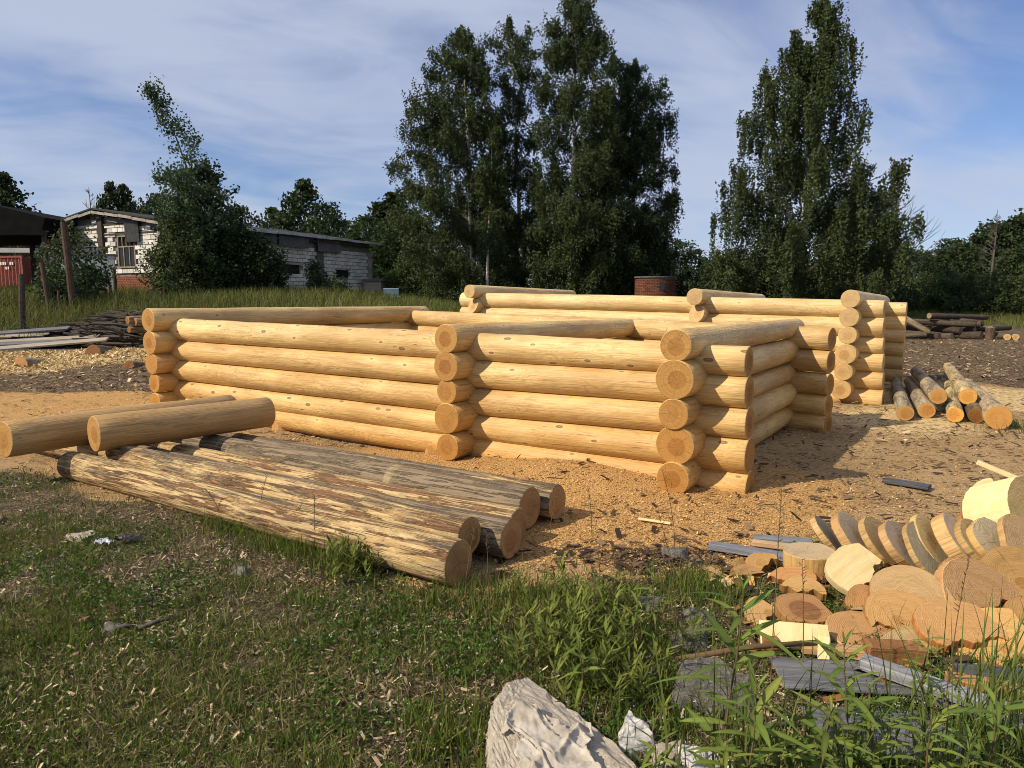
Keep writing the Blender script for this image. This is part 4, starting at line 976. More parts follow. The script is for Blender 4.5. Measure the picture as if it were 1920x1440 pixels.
# corrugated sheets hanging from the eaves
def corrugated(w, h, name, mat, parent, loc, rotz, n=None, amp=0.03, tiltx=0.0):
    n = n or int(w / 0.07); v, f = [], []
    for i in range(n + 1):
        x = w * i / n; y = amp * (1 if i % 2 else -1)
        v += [(x, y, 0), (x, y, h), (x, y + 0.012, 0), (x, y + 0.012, h)]
    for i in range(n):
        a = 4 * i; f += [(a, a + 4, a + 5, a + 1), (a + 2, a + 3, a + 7, a + 6), (a + 1, a + 5, a + 7, a + 3), (a, a + 2, a + 6, a + 4)]
    o = MB().raw(v, f).build(name, mat, parent, loc); o.rotation_euler = (tiltx, 0, rotz); return o
for x0, w, h, tl in ((2.2, 2.2, 0.55, 0.05), (4.45, 2.3, 0.55, 0.03), (6.9, 2.3, 0.62, 0.08), (10.0, 2.0, 0.72, -0.10)):
    corrugated(w, h, 'eaves_sheet', M['slate'], bld, (x0, -0.30, EH - 0.12 - h), 0, tiltx=tl)
corrugated(1.0, 1.15, 'eaves_sheet', M['slate'], bld, (-0.20, 1.45, 2.55), math.pi / 2)
MB().box(8.2, SL, -0.26, -0.18, EH - 0.34, EH - 0.24).build('eaves_beam', M['dark_wood'], bld)
# things round the building
def solid_box(name, label, cat, c, dims, rz, mat, **kw):
    o = MB().box(-dims[0] / 2, dims[0] / 2, -dims[1] / 2, dims[1] / 2, 0, dims[2]).build(name, mat, None, c, bevel=kw.get('bevel', 0))
    o.rotation_euler = (kw.get('rx', 0), kw.get('ry', 0), rz)
    if label: tag(o, label, cat, kw.get('group'))
    return o
D = 32.0
pw = thing('concrete_wall', 'smooth pale concrete wall section standing before the gable', 'wall', (pxx(190, D), D, hz(pxx(190, D), D)), rotz=math.radians(18))
MB().box(-1.6, 0.62, -0.08, 0.08, -0.2, 1.82).build('panel', M['panel'], pw)
MB().box(-1.65, 0.67, -0.11, 0.11, 1.825, 1.90).build('coping', M['slate'], pw)
def post(px, D, h, r, label, lean=(0, 0), mat='rust', name='metal_post', cap=True):
    x = pxx(px, D); z0 = hz(x, D)
    mb = MB(); mb.tube([(0, 0, -0.3), (lean[0] * .5, lean[1] * .5, h * .5), (lean[0], lean[1], h)], r, 10)
    o = mb.build(name, M[mat], None, (x, D, z0), smooth_=False); return tag(o, label, 'post', 'posts standing in the grass')
post(36, 20.5, 1.80, 0.085, 'thick short round post nearest the left edge', (0.12, 0), 'old_log', 'wooden_post')
post(92, 23.8, 1.62, 0.075, 'thin rusty post between the short post and the tall one', (-0.16, 0))
post(136, 24, 2.92, 0.105, 'tall rusty post in front of the leafy shrub', (-0.12, 0))
post(110, 23.5, 0.75, 0.04, 'stub of a thin post at the foot of the tall one', (0.0, 0))
post(213, 29.0, 1.2, 0.06, 'leaning dark post by the concrete wall', (-0.28, 0))
post(217, 30.5, 1.25, 0.07, 'upright dark post at the end of the concrete wall', (0.0, 0))
post(287, 28.5, 0.9, 0.06, 'dark post below the barred window', (0.03, 0))
post(303, 28.5, 0.8, 0.05, 'second dark post at the edge of the bush below the window', (0.02, 0))
# container
DC = 44.0
ct = thing('shipping_container', 'rusty red corrugated shipping container at the left edge', 'container', (pxx(47, DC), DC, hz(pxx(47, DC), DC)), rotz=math.radians(180 - 12))
CH = 2.45
MB().box(0.04, 6.0, -2.35, -0.06, 0.05, CH - 0.05).build('body', M['container'], ct)
corrugated(6.0, CH - 0.2, 'side_sheet', M['container'], ct, (0.04, 0.0, 0.1), 0, n=44, amp=0.035)
MB().box(0, 6.05, -0.08, 0.06, CH - 0.12, CH).build('top_rail', M['container'], ct)
MB().box(-0.05, 0.08, -0.1, 0.07, 0, CH).build('corner_casting', M['container'], ct)
corrugated(2.3, CH - 0.2, 'end_sheet', M['container'], ct, (0.02, -2.35, 0.1), math.pi / 2, n=16, amp=0.03)
mk = MB()
for i, x in enumerate((0.62, 0.78, 0.98, 1.14, 1.30, 1.48)):
    if i != 2: mk.box(x, x + 0.11, 0.050, 0.056, CH - 0.55, CH - 0.37)
for x in (0.95, 1.12): mk.box(x, x + 0.10, 0.050, 0.056, CH - 0.82, CH - 0.66)
mk.build('painted_number', M['white_paint'], ct)
solid_box('scrap_sheet', 'pale sheet of scrap lying on top of the red container', 'scrap', (pxx(40, 45.2), 45.2, hz(pxx(40, 45), 45) + CH + 0.25), (2.2, 0.5, 0.28), 0.1, M['panel'])
# dark open shed on the left
DS = 34.0
sx = pxx(95, DS); sz = hz(sx, DS)
sh = thing('open_shed', 'black open sided shed roof cut by the left edge', 'shed', (sx, DS, sz))
yt0 = 1.6 + (563 - 412) / 1335 * DS - sz; yt1 = 1.6 + (563 - 372) / 1335 * DS - sz; yb = 1.6 + (563 - 444) / 1335 * DS - sz
rv = [(0, 0, yt0), (-3.0, 0, yt1 - 0.28), (-9, 0, yt1 + 0.5), (-9, 0, yb), (-0.2, 0, yb + 0.15)]
v = rv + [(x, 7.0, z) for x, y, z in rv]
MB().raw(v, [(0, 1, 2, 3, 4), (9, 8, 7, 6, 5)] + [(i, i + 5, (i + 1) % 5 + 5, (i + 1) % 5) for i in range(5)]).build('roof', M['shed_dark'], sh)  # solid near-black prism stands in for trusses in shade
for x in (-0.22, -5.0):
    MB().box(x - 0.08, x + 0.08, 0.1, 0.26, -0.3, yb + 0.2).build('post', M['dark_wood'], sh)
for x in (-1.75, -5.0):
    MB().box(x - 0.10, x + 0.10, 6.4, 6.6, -0.3, yb + 0.2).build('post', M['dark_wood'], sh)
MB().box(-9, 0.1, -0.06, -0.005, yb + 0.0, yb + 0.22).build('edge_beam', M['shed_dark'], sh)
# brick cistern, hut, blue sheet, white wall in the distance
DR = 42.0; rx_ = pxx(1228, DR); rz_ = hz(rx_, DR)
ci = thing('brick_cistern', 'low round brown brick tower with a small dark opening, right of the birches', 'tower', (rx_, DR, rz_))
RC = 1.18; HC = 1.6 + (563 - 522) / 1335 * DR - rz_
MB().tube([(0, 0, -0.3), (0, 0, HC)], RC - 0.05, 32).build('core', M['mortar'], ci)
rr_ = random.Random(8); mb = MB(); nb_ = 28; bh_ = 0.09; cnt = 0
cour = int(HC / bh_)
for r in range(cour):
    for i in range(nb_):
        a = 2 * math.pi * (i + (0.5 if r % 2 else 0)) / nb_
        vis = math.sin(a) < -0.1
        z0 = r * bh_; R1 = RC + rr_.uniform(-0.008, 0.008); da = math.pi / nb_ * 0.93
        if abs(a - 1.5 * math.pi - 0.12) < 0.2 and HC - 0.75 < z0 < HC - 0.32: continue
        p = [(rad * math.cos(a + s * da), rad * math.sin(a + s * da)) for rad in (RC - 0.08, R1) for s in (-1, 1)]
        vv = [(*p[q], z0) for q in (0, 2, 3, 1)] + [(*p[q], z0 + bh_ - 0.014) for q in (0, 2, 3, 1)]
        if vis and r >= cour - 14 and cnt < 150:
            cnt += 1; o = MB().raw(vv, BOXF).build('brick', M['red_brick'], ci); j = rr_.uniform(0.35, 0.7); o.color = (j, j, j, 1)
        else: mb.raw(vv, BOXF)
o = mb.build('brickwork', M['red_brick'], ci); o['kind'] = 'stuff'; o.color = (0.5, 0.5, 0.5, 1)
MB().tube([(0, 0, HC), (0, 0, HC + 0.07)], RC + 0.05, 32).build('rim', M['slate'], ci)
MB().box(0.02, 0.3, -RC - 0.0, -RC + 0.06, HC - 0.74, HC - 0.32).build('opening', M['glass'], ci)  # dark box painted in for the unlit hole between the bricks
DG = 46.0; gx_ = pxx(700, DG)
hut = thing('hut', 'small grey hut beyond the right end of the white building', 'hut', (gx_, DG, hz(gx_, DG)))
MB().box(-0.5, 0.6, -0.5, 1.5, -0.2, 1.15).build('wall', M['tan_board'], hut); MB().box(-0.6, 0.75, -0.65, 1.6, 1.155, 1.28).build('roof', M['slate'], hut)
gx_ = pxx(733, 40); o = MB(); o.box(-0.45, 0.45, -0.3, 0.3, 0, 0.06).box(-0.42, 0.42, 0.31, 0.36, 0, 0.5)
o = o.build('blue_sheet', M['blue'], None, (gx_, 40, hz(gx_, 40) + 0.16)); tag(o, 'pale blue sheet lying in grass left of the far frame', 'sheet'); o.rotation_euler = (0.35, 0, 0.1)
gx_ = pxx(878, 58); o = solid_box('white_wall', 'low white wall just showing between the birch trunks', 'wall', (gx_, 58, hz(gx_, 58)), (2.6, 0.3, 1.05), 0.05, M['white_paint'])

# ------------------------------------------------------------------ dark wood heap, right background
hg = 'old dark logs heaped at the wood edge'
OL = [M['old_log'], M['old_end']]
hp = [ # px, py, length, az deg (0 = +x), z, r, tint
 (1700, 628, 1.6, -35, 0.13, .13), (1735, 628, 1.6, -60, 0.13, .13), (1768, 630, 1.2, -70, 0.12, .12), (1795, 629, 1.3, -75, 0.13, .13), (1822, 628, 1.2, -70, 0.14, .14),
 (1845, 628, 1.3, -80, 0.13, .13), (1872, 630, 1.0, -60, 0.12, .12), (1890, 632, 1.0, -50, 0.11, .11), (1780, 622, 1.4, -60, 0.38, .13), (1805, 622, 1.4, -70, 0.38, .13),
 (1832, 620, 1.4, -65, 0.38, .14), (1735, 618, 2.6, -12, 0.40, .13), (1760, 616, 2.8, -10, 0.66, .13), (1785, 612, 2.4, -15, 0.66, .13), (1800, 608, 3.4, 6, 0.90, .12),
 (1850, 620, 1.6, -20, 0.40, .12), (1880, 620, 1.5, 15, 0.42, .12), (1815, 612, 1.5, -55, 0.66, .13)]
HPL = ['dark log lying lowest at the left end of the dark heap', 'low dark log second from the left in the bottom layer of the heap', 'short low dark log third from the left in the bottom layer', 'low dark log fourth from the left in the bottom layer', 'low dark log in the bottom layer left of the upright stump',
 'low dark log in the bottom layer just left of the stump', 'low dark log in the bottom layer right of the stump', 'last low dark log of the heap beside the pale billets', 'dark log end in the second layer left of the middle', 'dark log end in the second layer at the middle of the heap',
 'dark log end in the second layer right of the middle', 'long dark log lying lengthwise in the second layer on the left', 'long dark log lying lengthwise near the top left of the heap', 'dark log close under the topmost one of the heap', 'topmost long dark log crowning the heap',
 'dark log lying lengthwise behind the stump', 'dark log at the right shoulder of the heap', 'dark log end in the third layer of the heap']
for k, (px_, py_, L, az, z, r) in enumerate(hp):
    D_ = 30.0 - (0.6 if z < .2 else 0) + (k % 4) * 0.22; x = pxx(px_, D_); a = math.radians(az)
    a += random.uniform(-0.3, 0.3)
    d = Vector((math.cos(a), math.sin(a), random.uniform(-0.10, 0.10))) * L / 2; c0 = Vector((x, D_, z + hz(x, D_)))
    j = random.uniform(0.7, 1.5)
    if abs(az) > 45: r *= 1.25; d = -d * 0.8
    o = add_log('old_log', c0 - d, c0 + d, r, r * 0.9, OL, None, (j, j * 0.95, j * 0.88), seg=14, step=0.4, rough=0.06)
    tag(o, HPL[k], 'log', hg)
x = pxx(1712, 29.5); o = add_log('old_log', (x - 0.4, 29.3, 0.86), (x + 0.5, 29.1, 0.30), 0.13, 0.12, [M['bark_spot'], M['old_end']], None, (1.0, 0.95, 0.85), seg=14, step=0.3, rough=0.05)
tag(o, 'pale log tilted against the left end of the dark heap', 'log', hg)
x = pxx(1862, 29.0); o = add_log('stump', (x, 29.0, -0.05), (x, 29.0, 0.50), 0.19, 0.17, OL, None, (1.4, 1.2, 1.0), seg=16, step=0.3); tag(o, 'upright sawn stump at the front of the dark heap', 'stump')
for k, (px_, lab) in enumerate(((1895, 'left one of two pale round billets at the outer end of the dark heap'), (1911, 'right one of two pale round billets at the outer end of the dark heap'))):
    x = pxx(px_, 28.6); o = add_log('billet', (x, 28.6, 0.13), (x + 0.3, 29.1, 0.13), 0.13, 0.12, [M['bark_spot'], M['end_pale']], None, (1, 1, 1), seg=14); tag(o, lab, 'billet')

# ------------------------------------------------------------------ left debris: boards, brushwood, short logs
rb = random.Random(21)
mb = MB()
for i in range(380):
    u = rb.random(); px_ = 45 + 205 * u if rb.random() < 0.7 else rb.uniform(130, 250); D_ = rb.uniform(18.6, 20.6); x = pxx(px_, D_)
    z = hz(x, D_) + 0.05 + rb.random() ** 1.3 * (0.16 + 0.55 * smooth(np.array((px_ - 60) / 190.0)))
    a = rb.gauss(0.05, 0.6) + (math.pi if rb.random() < .5 else 0); L = rb.uniform(0.5, 1.7)
    d = Vector((math.cos(a), math.sin(a) * 0.6, rb.gauss(0, 0.14))) * L
    p = Vector((x, D_, float(z))); r = rb.uniform(0.012, 0.05)
    mb.tube([p - d / 2, p + Vector((rb.uniform(-.05, .05), 0, rb.uniform(-.05, .08))), p + d / 2], [r, r * .9, r * .6], 5)
o = mb.build('brushwood', M['dark_wood']); o['kind'] = 'stuff'; tag(o, 'tangled dark brushwood heap beside the left end of the frame', 'brushwood')
bd = [((10, 19.2), 3.0, 0.22, 0.74, 'grey_board', 'grey plank lying uppermost behind the other planks at the left edge'),
      ((55, 18.5), 3.2, 0.16, 0.57, 'tan_board', 'long pale plank on the plank heap pointing at the brushwood'),
      ((20, 18.2), 3.2, 0.10, 0.50, 'grey_board', 'dark plank below the long pale one in the plank heap'),
      ((75, 17.7), 2.9, 0.26, 0.50, 'tan_board', 'broad tan plank nearest the viewer on the plank heap'),
      ((40, 17.2), 3.4, 0.03, 0.36, 'dark_wood', 'dark beam along the edge of the chip mound'),
      ((5, 19.6), 2.2, 0.05, 0.62, 'tan_board', 'short whitish board at the back of the plank heap')]
for (px_, D_), L, az, dz, mt, lab in bd:
    x = pxx(px_, D_); o = MB().box(-L / 2, L / 2, -0.15, 0.15, -0.022, 0.022).build('plank', M[mt], None, (x, D_, dz), bevel=0.004)
    o.rotation_euler = (0.22, -az * 0.32, az * 0.9); tag(o, lab, 'plank', 'planks heaped at the left edge'); o.color = (1, 1, 1, 1)
for px_, z, r, lab in ((236, 0.10, 0.105, 'upper round log end showing above the brushwood'), (238, -0.12, 0.085, 'smaller round log end under the upper one by the brushwood'), (250, 0.06, 0.10, 'round log end half hidden behind the frame corner')):
    D_ = 18.4; x = pxx(px_, D_); zz = 0.98 + z * 1.1
    o = add_log('short_log', (x, D_, zz), (x + 0.5, D_ + 0.7, zz), r, r, [M['bark_spot'], M['end_dark']], None, (0.9, 0.8, 0.7), seg=16); tag(o, lab, 'log', 'short logs beside the brushwood')
for px_, D_, r, tn, lab in ((28, 15.4, 0.20, (1.1, 1.05, 1), 'pale round log half buried in the chip mound at the left'), (166, 16.4, 0.22, (0.5, 0.45, 0.4), 'dark hollow log end lying on top of the chip mound'), (233, 15.4, 0.14, (0.6, 0.5, 0.45), 'small brown log end stuck in the chips near the frame')):
    x = pxx(px_, D_); z = hz(x, D_)
    o = add_log('buried_log', (x, D_, z + 0.02), (x + 0.12, D_ + 0.5, z - 0.05), r, r * .95, [M['bark_spot'], M['end_dark']], None, tn, seg=16, rough=0.05); tag(o, lab, 'log', 'logs sticking out of the chip mound')
# ------------------------------------------------------------------ sawn slabs and offcuts, right foreground
def slab_mesh(name, r, th, seed, mats, cut=None, cut2=None, ell=1.0, n=52, wob=0.085, taper=0.0):
    """sawn disc, axis = local X; cut = chord offset (keeps z > cut), cut2 = keeps y < cut2"""
    rnd = random.Random(seed); ph = [rnd.uniform(0, 6.28) for _ in range(4)]
    out = []
    for i in range(n):
        a = 2 * math.pi * i / n
        rr = r * (1 + wob * (math.sin(2 * a + ph[0]) * .5 + math.sin(3 * a + ph[1]) * .4 + math.sin(5 * a + ph[2]) * .2) + rnd.uniform(-.012, .012)) * (1 - 0.10 * max(0, math.sin(a * 1.0 + ph[2])) ** 6)
        y, z = rr * math.cos(a) * ell, rr * math.sin(a)
        if cut is not None: z = max(z, cut + 0.014 * math.sin(y * 40 + ph[3]) + 0.008 * math.sin(y * 110 + ph[1]) + 0.25 * y * math.sin(ph[0]))
        if cut2 is not None: y = min(y, cut2)
        out.append((y, z))
    q = []
    for p in out:
        if not q or (abs(p[0] - q[-1][0]) + abs(p[1] - q[-1][1])) > 1e-4: q.append(p)
    out = q; n = len(out); cy = sum(p[0] for p in out) / n; cz = sum(p[1] for p in out) / n
    lv = [(-th / 2, 0.982), (-th / 2 + 0.004, 1.0), (0, 1.004), (th / 2 - 0.004, 1.0 - taper), (th / 2, 0.982 - taper)]
    V, Fc, mi = [], [], []
    for x, s in lv:
        for y, z in out: V.append((x + rnd.uniform(-.0012, .0012), cy + (y - cy) * s, cz + (z - cz) * s))
    for k in range(4):
        for j in range(n): Fc.append((k * n + j, k * n + (j + 1) % n, (k + 1) * n + (j + 1) % n, (k + 1) * n + j)); mi.append(0)
    Fc.append(tuple(reversed(range(n)))); Fc.append(tuple(4 * n + j for j in range(n))); mi += [1, 1]
    me = bpy.data.meshes.new(name); me.from_pydata(V, [], Fc)
    for m in mats: me.materials.append(m)
    me.polygons.foreach_set('material_index', mi); me.update(); return me
SG = 'sawn log slabs dumped at the right'
def slab(c, nrm, r, th, face, edge, label, roll=0.0, tint=(1, 1, 1), name='log_slab', group=SG, cat='wood slab', **kw):
    sd = nseed(); jr = random.Random(sd + 5); nrm = (nrm[0] + jr.uniform(-.13, .13), nrm[1] + jr.uniform(-.13, .13), nrm[2])
    me = slab_mesh(name, r, th, sd, [M[edge], M[face]], **kw)
    o = put(name, me); o.rotation_mode = 'QUATERNION'; o.rotation_quaternion = axis_quat(nrm, roll)
    tv = random.Random(sd).uniform(0.72, 1.05); tint = (tint[0] * tv, tint[1] * tv * random.Random(sd + 1).uniform(0.92, 1.04), tint[2] * tv)
    z = c[2] + hz(c[0], c[1]); o.location = (c[0], c[1], z); o.color = (*tint, 1)
    return tag(o, label, cat, group)
slab((1.70, 3.93, 0.085), (0.05, -0.12, 1.0), 0.142, 0.095, 'end_grey', 'edge', 'thick round slab lying flat on its own, left of the leaning row', tint=(1.05, 1.0, 0.92))
row = [((1.93, 4.20, 0.135), (0.62, -0.36, 0.66), 0.150, 0.05, 'end_grey', 'first slab of the leaning row, tilted behind the flat round one', None),
       ((2.04, 4.12, 0.150), (0.50, -0.50, 0.72), 0.168, 0.07, 'end_grey', 'second slab of the leaning row with a split strip on its face', None),
       ((2.18, 4.07, 0.145), (0.60, -0.44, 0.64), 0.165, 0.055, 'end_pale', 'thin pale slab third in the leaning row', None),
       ((2.24, 3.93, 0.155), (0.52, -0.50, 0.70), 0.182, 0.06, 'end_grey', 'large grey faced slab in the middle of the leaning row', None),
       ((2.34, 3.88, 0.150), (0.50, -0.54, 0.70), 0.185, 0.04, 'end_grey', 'long oval grey slab resting low in the leaning row', None),
       ((2.43, 3.98, 0.165), (0.62, -0.46, 0.62), 0.170, 0.05, 'end_pale', 'cracked slab with flaking edge in the leaning row', None),
       ((2.56, 3.95, 0.175), (0.56, -0.46, 0.66), 0.178, 0.10, 'end_grey', 'thickest slab of the leaning row with broad yellow edge', None),
       ((2.66, 3.93, 0.185), (0.55, -0.50, 0.66), 0.175, 0.05, 'end_pale', 'narrow slab behind the thickest one of the leaning row', None),
       ((2.74, 3.90, 0.195), (0.50, -0.52, 0.68), 0.185, 0.06, 'end_grey', 'grey ringed slab under the large brown disc', None),
       ((2.86, 3.80, 0.215), (0.28, -0.60, 0.76), 0.200, 0.05, 'end_swirl', 'large brown disc crowning the right end of the leaning row', None)]
for c, nr, r, th, fm, lab, _ in row: slab(c, nr, r, th * 0.78, fm, 'edge', lab, random.uniform(-1, 1), tuple([random.uniform(0.93, 1.08)] * 3), ell=random.uniform(0.88, 1.12), cut=random.choice((None, None, -0.11, -0.09)))
slab((1.83, 3.60, 0.13), (-0.12, -0.62, 0.78), 0.165, 0.05, 'pale_split', 'pale_split', 'pale yellow split slab with clean face in front of the leaning row', 0.75, cut=-0.06, cut2=0.125)
slab((1.93, 3.29, 0.075), (-0.18, -0.72, 0.66), 0.205, 0.06, 'end_swirl', 'edge_orange', 'half disc with swirling grain, left of two half discs standing on edge', 0.05, cut=-0.03)
slab((2.27, 3.32, 0.095), (0.05, -0.78, 0.62), 0.205, 0.07, 'end_swirl', 'edge', 'half disc with striped grain, right of two half discs standing on edge', -0.06, cut=-0.05, tint=(1.1, 1.02, 0.95))
slab((2.60, 3.50, 0.12), (-0.25, -0.72, 0.64), 0.20, 0.08, 'end_orange', 'edge_orange', 'dark orange ringed disc at the right edge below the big brown disc', 0.3, cut=-0.12)
slab((1.83, 3.20, 0.06), (-0.2, -0.62, 0.75), 0.14, 0.05, 'end_orange', 'edge_orange', 'orange offcut leaning against the swirling half disc', 0.2, cut=-0.05, ell=1.25)
slab((2.02, 3.06, 0.085), (-0.1, -0.50, 0.85), 0.165, 0.04, 'end_swirl', 'edge_orange', 'oval brown slab tilted over the orange one in front of the half discs', 0.1, cut=-0.08, ell=1.15, tint=(1.2, 1.02, 0.85))
slab((2.17, 2.98, 0.035), (-0.15, -0.40, 0.9), 0.215, 0.045, 'end_orange', 'edge', 'big pale orange slab lying at the front right of the heap', 0.4, cut=-0.06, cut2=0.13, tint=(1.25, 1.25, 1.2))
slab((1.26, 3.36, 0.03), (-0.15, -0.35, 0.9), 0.115, 0.045, 'end_orange', 'edge_orange', 'quarter shaped orange offcut at the left of the heap', 0.9, cut=-0.03, cut2=0.06, tint=(0.9, 0.95, 1.0))
slab((1.44, 3.32, 0.055), (0.05, -0.30, 0.95), 0.135, 0.055, 'end_dark', 'edge_orange', 'brown disc lying flat behind the pale bracket board', 0.2, cut=-0.09, cut2=0.10, ell=1.1)
slab((1.50, 3.52, 0.05), (-0.1, -0.40, 0.9), 0.115, 0.05, 'end_orange', 'edge_orange', 'bright orange half slab below the pale split slab', 0.15, cut=0.01)
slab((1.52, 3.72, 0.035), (-0.2, -0.30, 0.9), 0.115, 0.035, 'end_orange', 'edge_orange', 'flat tapering orange offcut left of the pale split slab', 0.3, cut=0.0, ell=1.2, tint=(0.95, 0.85, 0.8))
slab((1.45, 3.98, 0.045), (-0.25, -0.55, 0.8), 0.075, 0.06, 'end_orange', 'edge_orange', 'small knotty orange block before the flat round slab', 0.5, cut=-0.03, ell=1.2)
slab((1.33, 3.84, 0.025), (0.1, -0.2, 1.0), 0.095, 0.03, 'end_orange', 'edge_orange', 'thin orange sliver at the left margin of the heap', 0.1, cut=0.02, ell=1.3)
slab((1.60, 3.87, 0.02), (0.0, -0.2, 1.0), 0.085, 0.03, 'end_dark', 'edge_orange', 'thin brown disc half under the flat round slab', 0.1)
slab((1.72, 3.78, 0.02), (0.1, -0.25, 1.0), 0.085, 0.03, 'end_dark', 'edge_orange', 'second thin brown disc touching the pale split slab', 0.1, ell=1.15)
slab((1.56, 3.62, 0.04), (-0.5, -0.5, 0.7), 0.055, 0.05, 'end_orange', 'edge_orange', 'small dark orange chunk in the middle of the left offcuts', 0.5)
slab((1.34, 4.06, 0.02), (0.3, -0.5, 0.8), 0.04, 0.035, 'end_orange', 'edge_orange', 'smallest orange chunk at the far left of the heap', 0.2)
slab((1.62, 3.13, 0.02), (0.0, -0.35, 0.95), 0.15, 0.04, 'end_orange', 'edge', 'pale orange slab in shade behind the bracket board', 0.1, ell=1.2, cut=-0.06)
slab((1.80, 3.00, 0.03), (-0.1, -0.35, 0.95), 0.125, 0.035, 'end_pale', 'edge', 'pale ragged slab before the oval brown one', 0.2, ell=1.35, cut=-0.05)
slab((2.45, 3.18, 0.05), (0.2, -0.35, 0.9), 0.15, 0.05, 'end_orange', 'edge_orange', 'orange slab at the right end under the striped half disc', 0.2, cut=-0.02, tint=(0.9, 0.85, 0.8))
slab((1.78, 3.42, 0.03), (-0.3, -0.6, 0.7), 0.10, 0.05, 'end_orange', 'edge_orange', 'orange wedge under the pale split slab', 0.7, cut=-0.02, tint=(0.85, 0.8, 0.8))
slab((2.05, 3.52, 0.04), (0.1, -0.3, 0.9), 0.13, 0.05, 'end_dark', 'edge_orange', 'dark disc in the gap behind the swirling half disc', 0.7)
slab((3.10, 4.30, 0.24), (0.25, -0.85, 0.42), 0.23, 0.30, 'end_swirl', 'pale_split', 'big pale wedge of trunk at the right edge, above the slab heap', 0.3, cut=-0.12)
slab((2.98, 4.42, 0.12), (0.3, -0.5, 0.6), 0.14, 0.06, 'end_orange', 'edge_orange', 'orange slab showing beside the big pale wedge', 0.3)
slab((3.22, 4.66, 0.28), (-0.4, -0.6, 0.5), 0.12, 0.12, 'pale_split', 'edge', 'pale square-cut block on top of the big wedge', 0.6, cut=-0.06, cut2=0.06)
# extra slabs that fill the heap
for c, nr, r, lab in (((2.42, 3.62, 0.05), (0.2, -0.5, 0.8), 0.15, 'slab seen edge on between the striped half disc and the orange disc'),
                      ((2.75, 3.62, 0.06), (0.1, -0.6, 0.7), 0.16, 'slab under the big brown disc at the right edge'),
                      ((2.35, 2.95, 0.03), (0.1, -0.3, 0.9), 0.13, 'offcut behind tall grass at the lower right of the heap')):
    slab(c, nr, r, 0.05, 'end_orange', 'edge_orange', lab, 0.4)
def heap_sampler(rng, n):
    x = rng.uniform(1.1, 3.3, n * 3); y = rng.uniform(2.6, 4.6, n * 3)
    m = (np.abs(y - (3.2 + 0.42 * (x - 1.2))) < 0.75) & (rng.random(n * 3) < 0.9); return x[m][:n], y[m][:n]
HEAP_BITS = [(0.30, 0.14, 0.045), (0.42, 0.22, 0.075), (0.16, 0.085, 0.04), (0.07, 0.045, 0.028), (0.50, 0.34, 0.15), (0.05, 0.035, 0.025)]
# boards
def board(name, c, dims, rz, mat, label, cat='board', rx=0.0, ry=0.0, group=None, tint=(1, 1, 1)):
    o = MB().box(-dims[0] / 2, dims[0] / 2, -dims[1] / 2, dims[1] / 2, -dims[2] / 2, dims[2] / 2).build(name, M[mat], None, (c[0], c[1], c[2] + hz(c[0], c[1])), bevel=0.003)
    o.rotation_euler = (rx, ry, rz); o.color = (*tint, 1); return tag(o, label, cat, group)
GBD = 'grey weathered boards about the slab heap'
board('board', (1.49, 4.27, 0.03), (0.52, 0.105, 0.03), -0.48, 'grey_board', 'short blue-grey board pointing at the flat round slab', group=GBD, tint=(1.3, 1.35, 1.45))
board('board', (1.76, 4.48, 0.03), (0.36, 0.09, 0.025), -0.25, 'grey_board', 'small grey board behind the flat round slab', group=GBD, tint=(1.2, 1.25, 1.3))
board('board', (1.68, 4.36, 0.035), (0.30, 0.06, 0.03), -0.40, 'tan_board', 'thin tan lath behind the flat round slab', group=GBD, tint=(1.4, 1.1, 0.8))
board('board', (3.42, 6.03, 0.03), (0.36, 0.12, 0.03), -0.75, 'grey_board', 'dark board lying alone on the sawdust right of the frame', tint=(0.55, 0.55, 0.58))
board('board', (1.37, 2.80, 0.035), (0.52, 0.25, 0.012), -0.10, 'grey_board', 'wide grey sheet of board lying behind the tall weeds', group=GBD, tint=(1.0, 1.0, 1.0))
board('board', (1.36, 2.44, 0.03), (0.48, 0.34, 0.012), -0.05, 'grey_board', 'grey slate-like sheet nearest the viewer among the weeds', group=GBD, tint=(0.9, 0.9, 0.92), rx=-0.06)
board('board', (1.66, 2.66, 0.075), (0.52, 0.075, 0.045), -0.72, 'grey_board', 'silver grey beam offcut slanting to the lower right', group=GBD, tint=(1.9, 1.9, 1.9), ry=0.04)
board('board', (1.74, 2.62, 0.03), (0.50, 0.13, 0.02), -0.70, 'grey_board', 'dark grey board lying under the silver beam offcut', group=GBD)
board('board', (2.05, 2.75, 0.05), (0.40, 0.14, 0.02), -0.2, 'grey_board', 'dark board end beside the big pale orange slab', group=GBD, tint=(0.6, 0.6, 0.65))
board('wood_block', (1.87, 2.66, 0.06), (0.26, 0.075, 0.06), -0.35, 'edge_orange', 'orange squared offcut beside the silver beam', 'offcut', tint=(1, 1, 1))
board('wood_block', (1.66, 2.93, 0.05), (0.24, 0.09, 0.08), -0.12, 'end_dark', 'brown rough sawn block in front of the ragged pale slab', 'offcut')
board('board', (1.28, 3.07, 0.07), (0.30, 0.12, 0.025), -0.18, 'pale_split', 'cream bracket board mottled by leaf shade at the front of the heap', rx=0.75)
board('board', (1.37, 2.97, 0.05), (0.05, 0.14, 0.02), -0.4, 'pale_split', 'narrow cream batten at the right end of the bracket board', rx=0.6)
board('board', (1.17, 3.08, 0.04), (0.07, 0.10, 0.07), -0.2, 'end_dark', 'brown block end at the left of the bracket board')
board('board', (1.47, 3.00, 0.03), (0.36, 0.07, 0.03), -0.15, 'tan_board', 'straight tan lath below the bracket board', tint=(1.4, 1.0, 0.6))
board('wood_stick', (1.02, 4.95, 0.02), (0.24, 0.03, 0.012), -0.5, 'pale_split', 'pale sliver of wood lying on the orange sawdust', 'sliver')
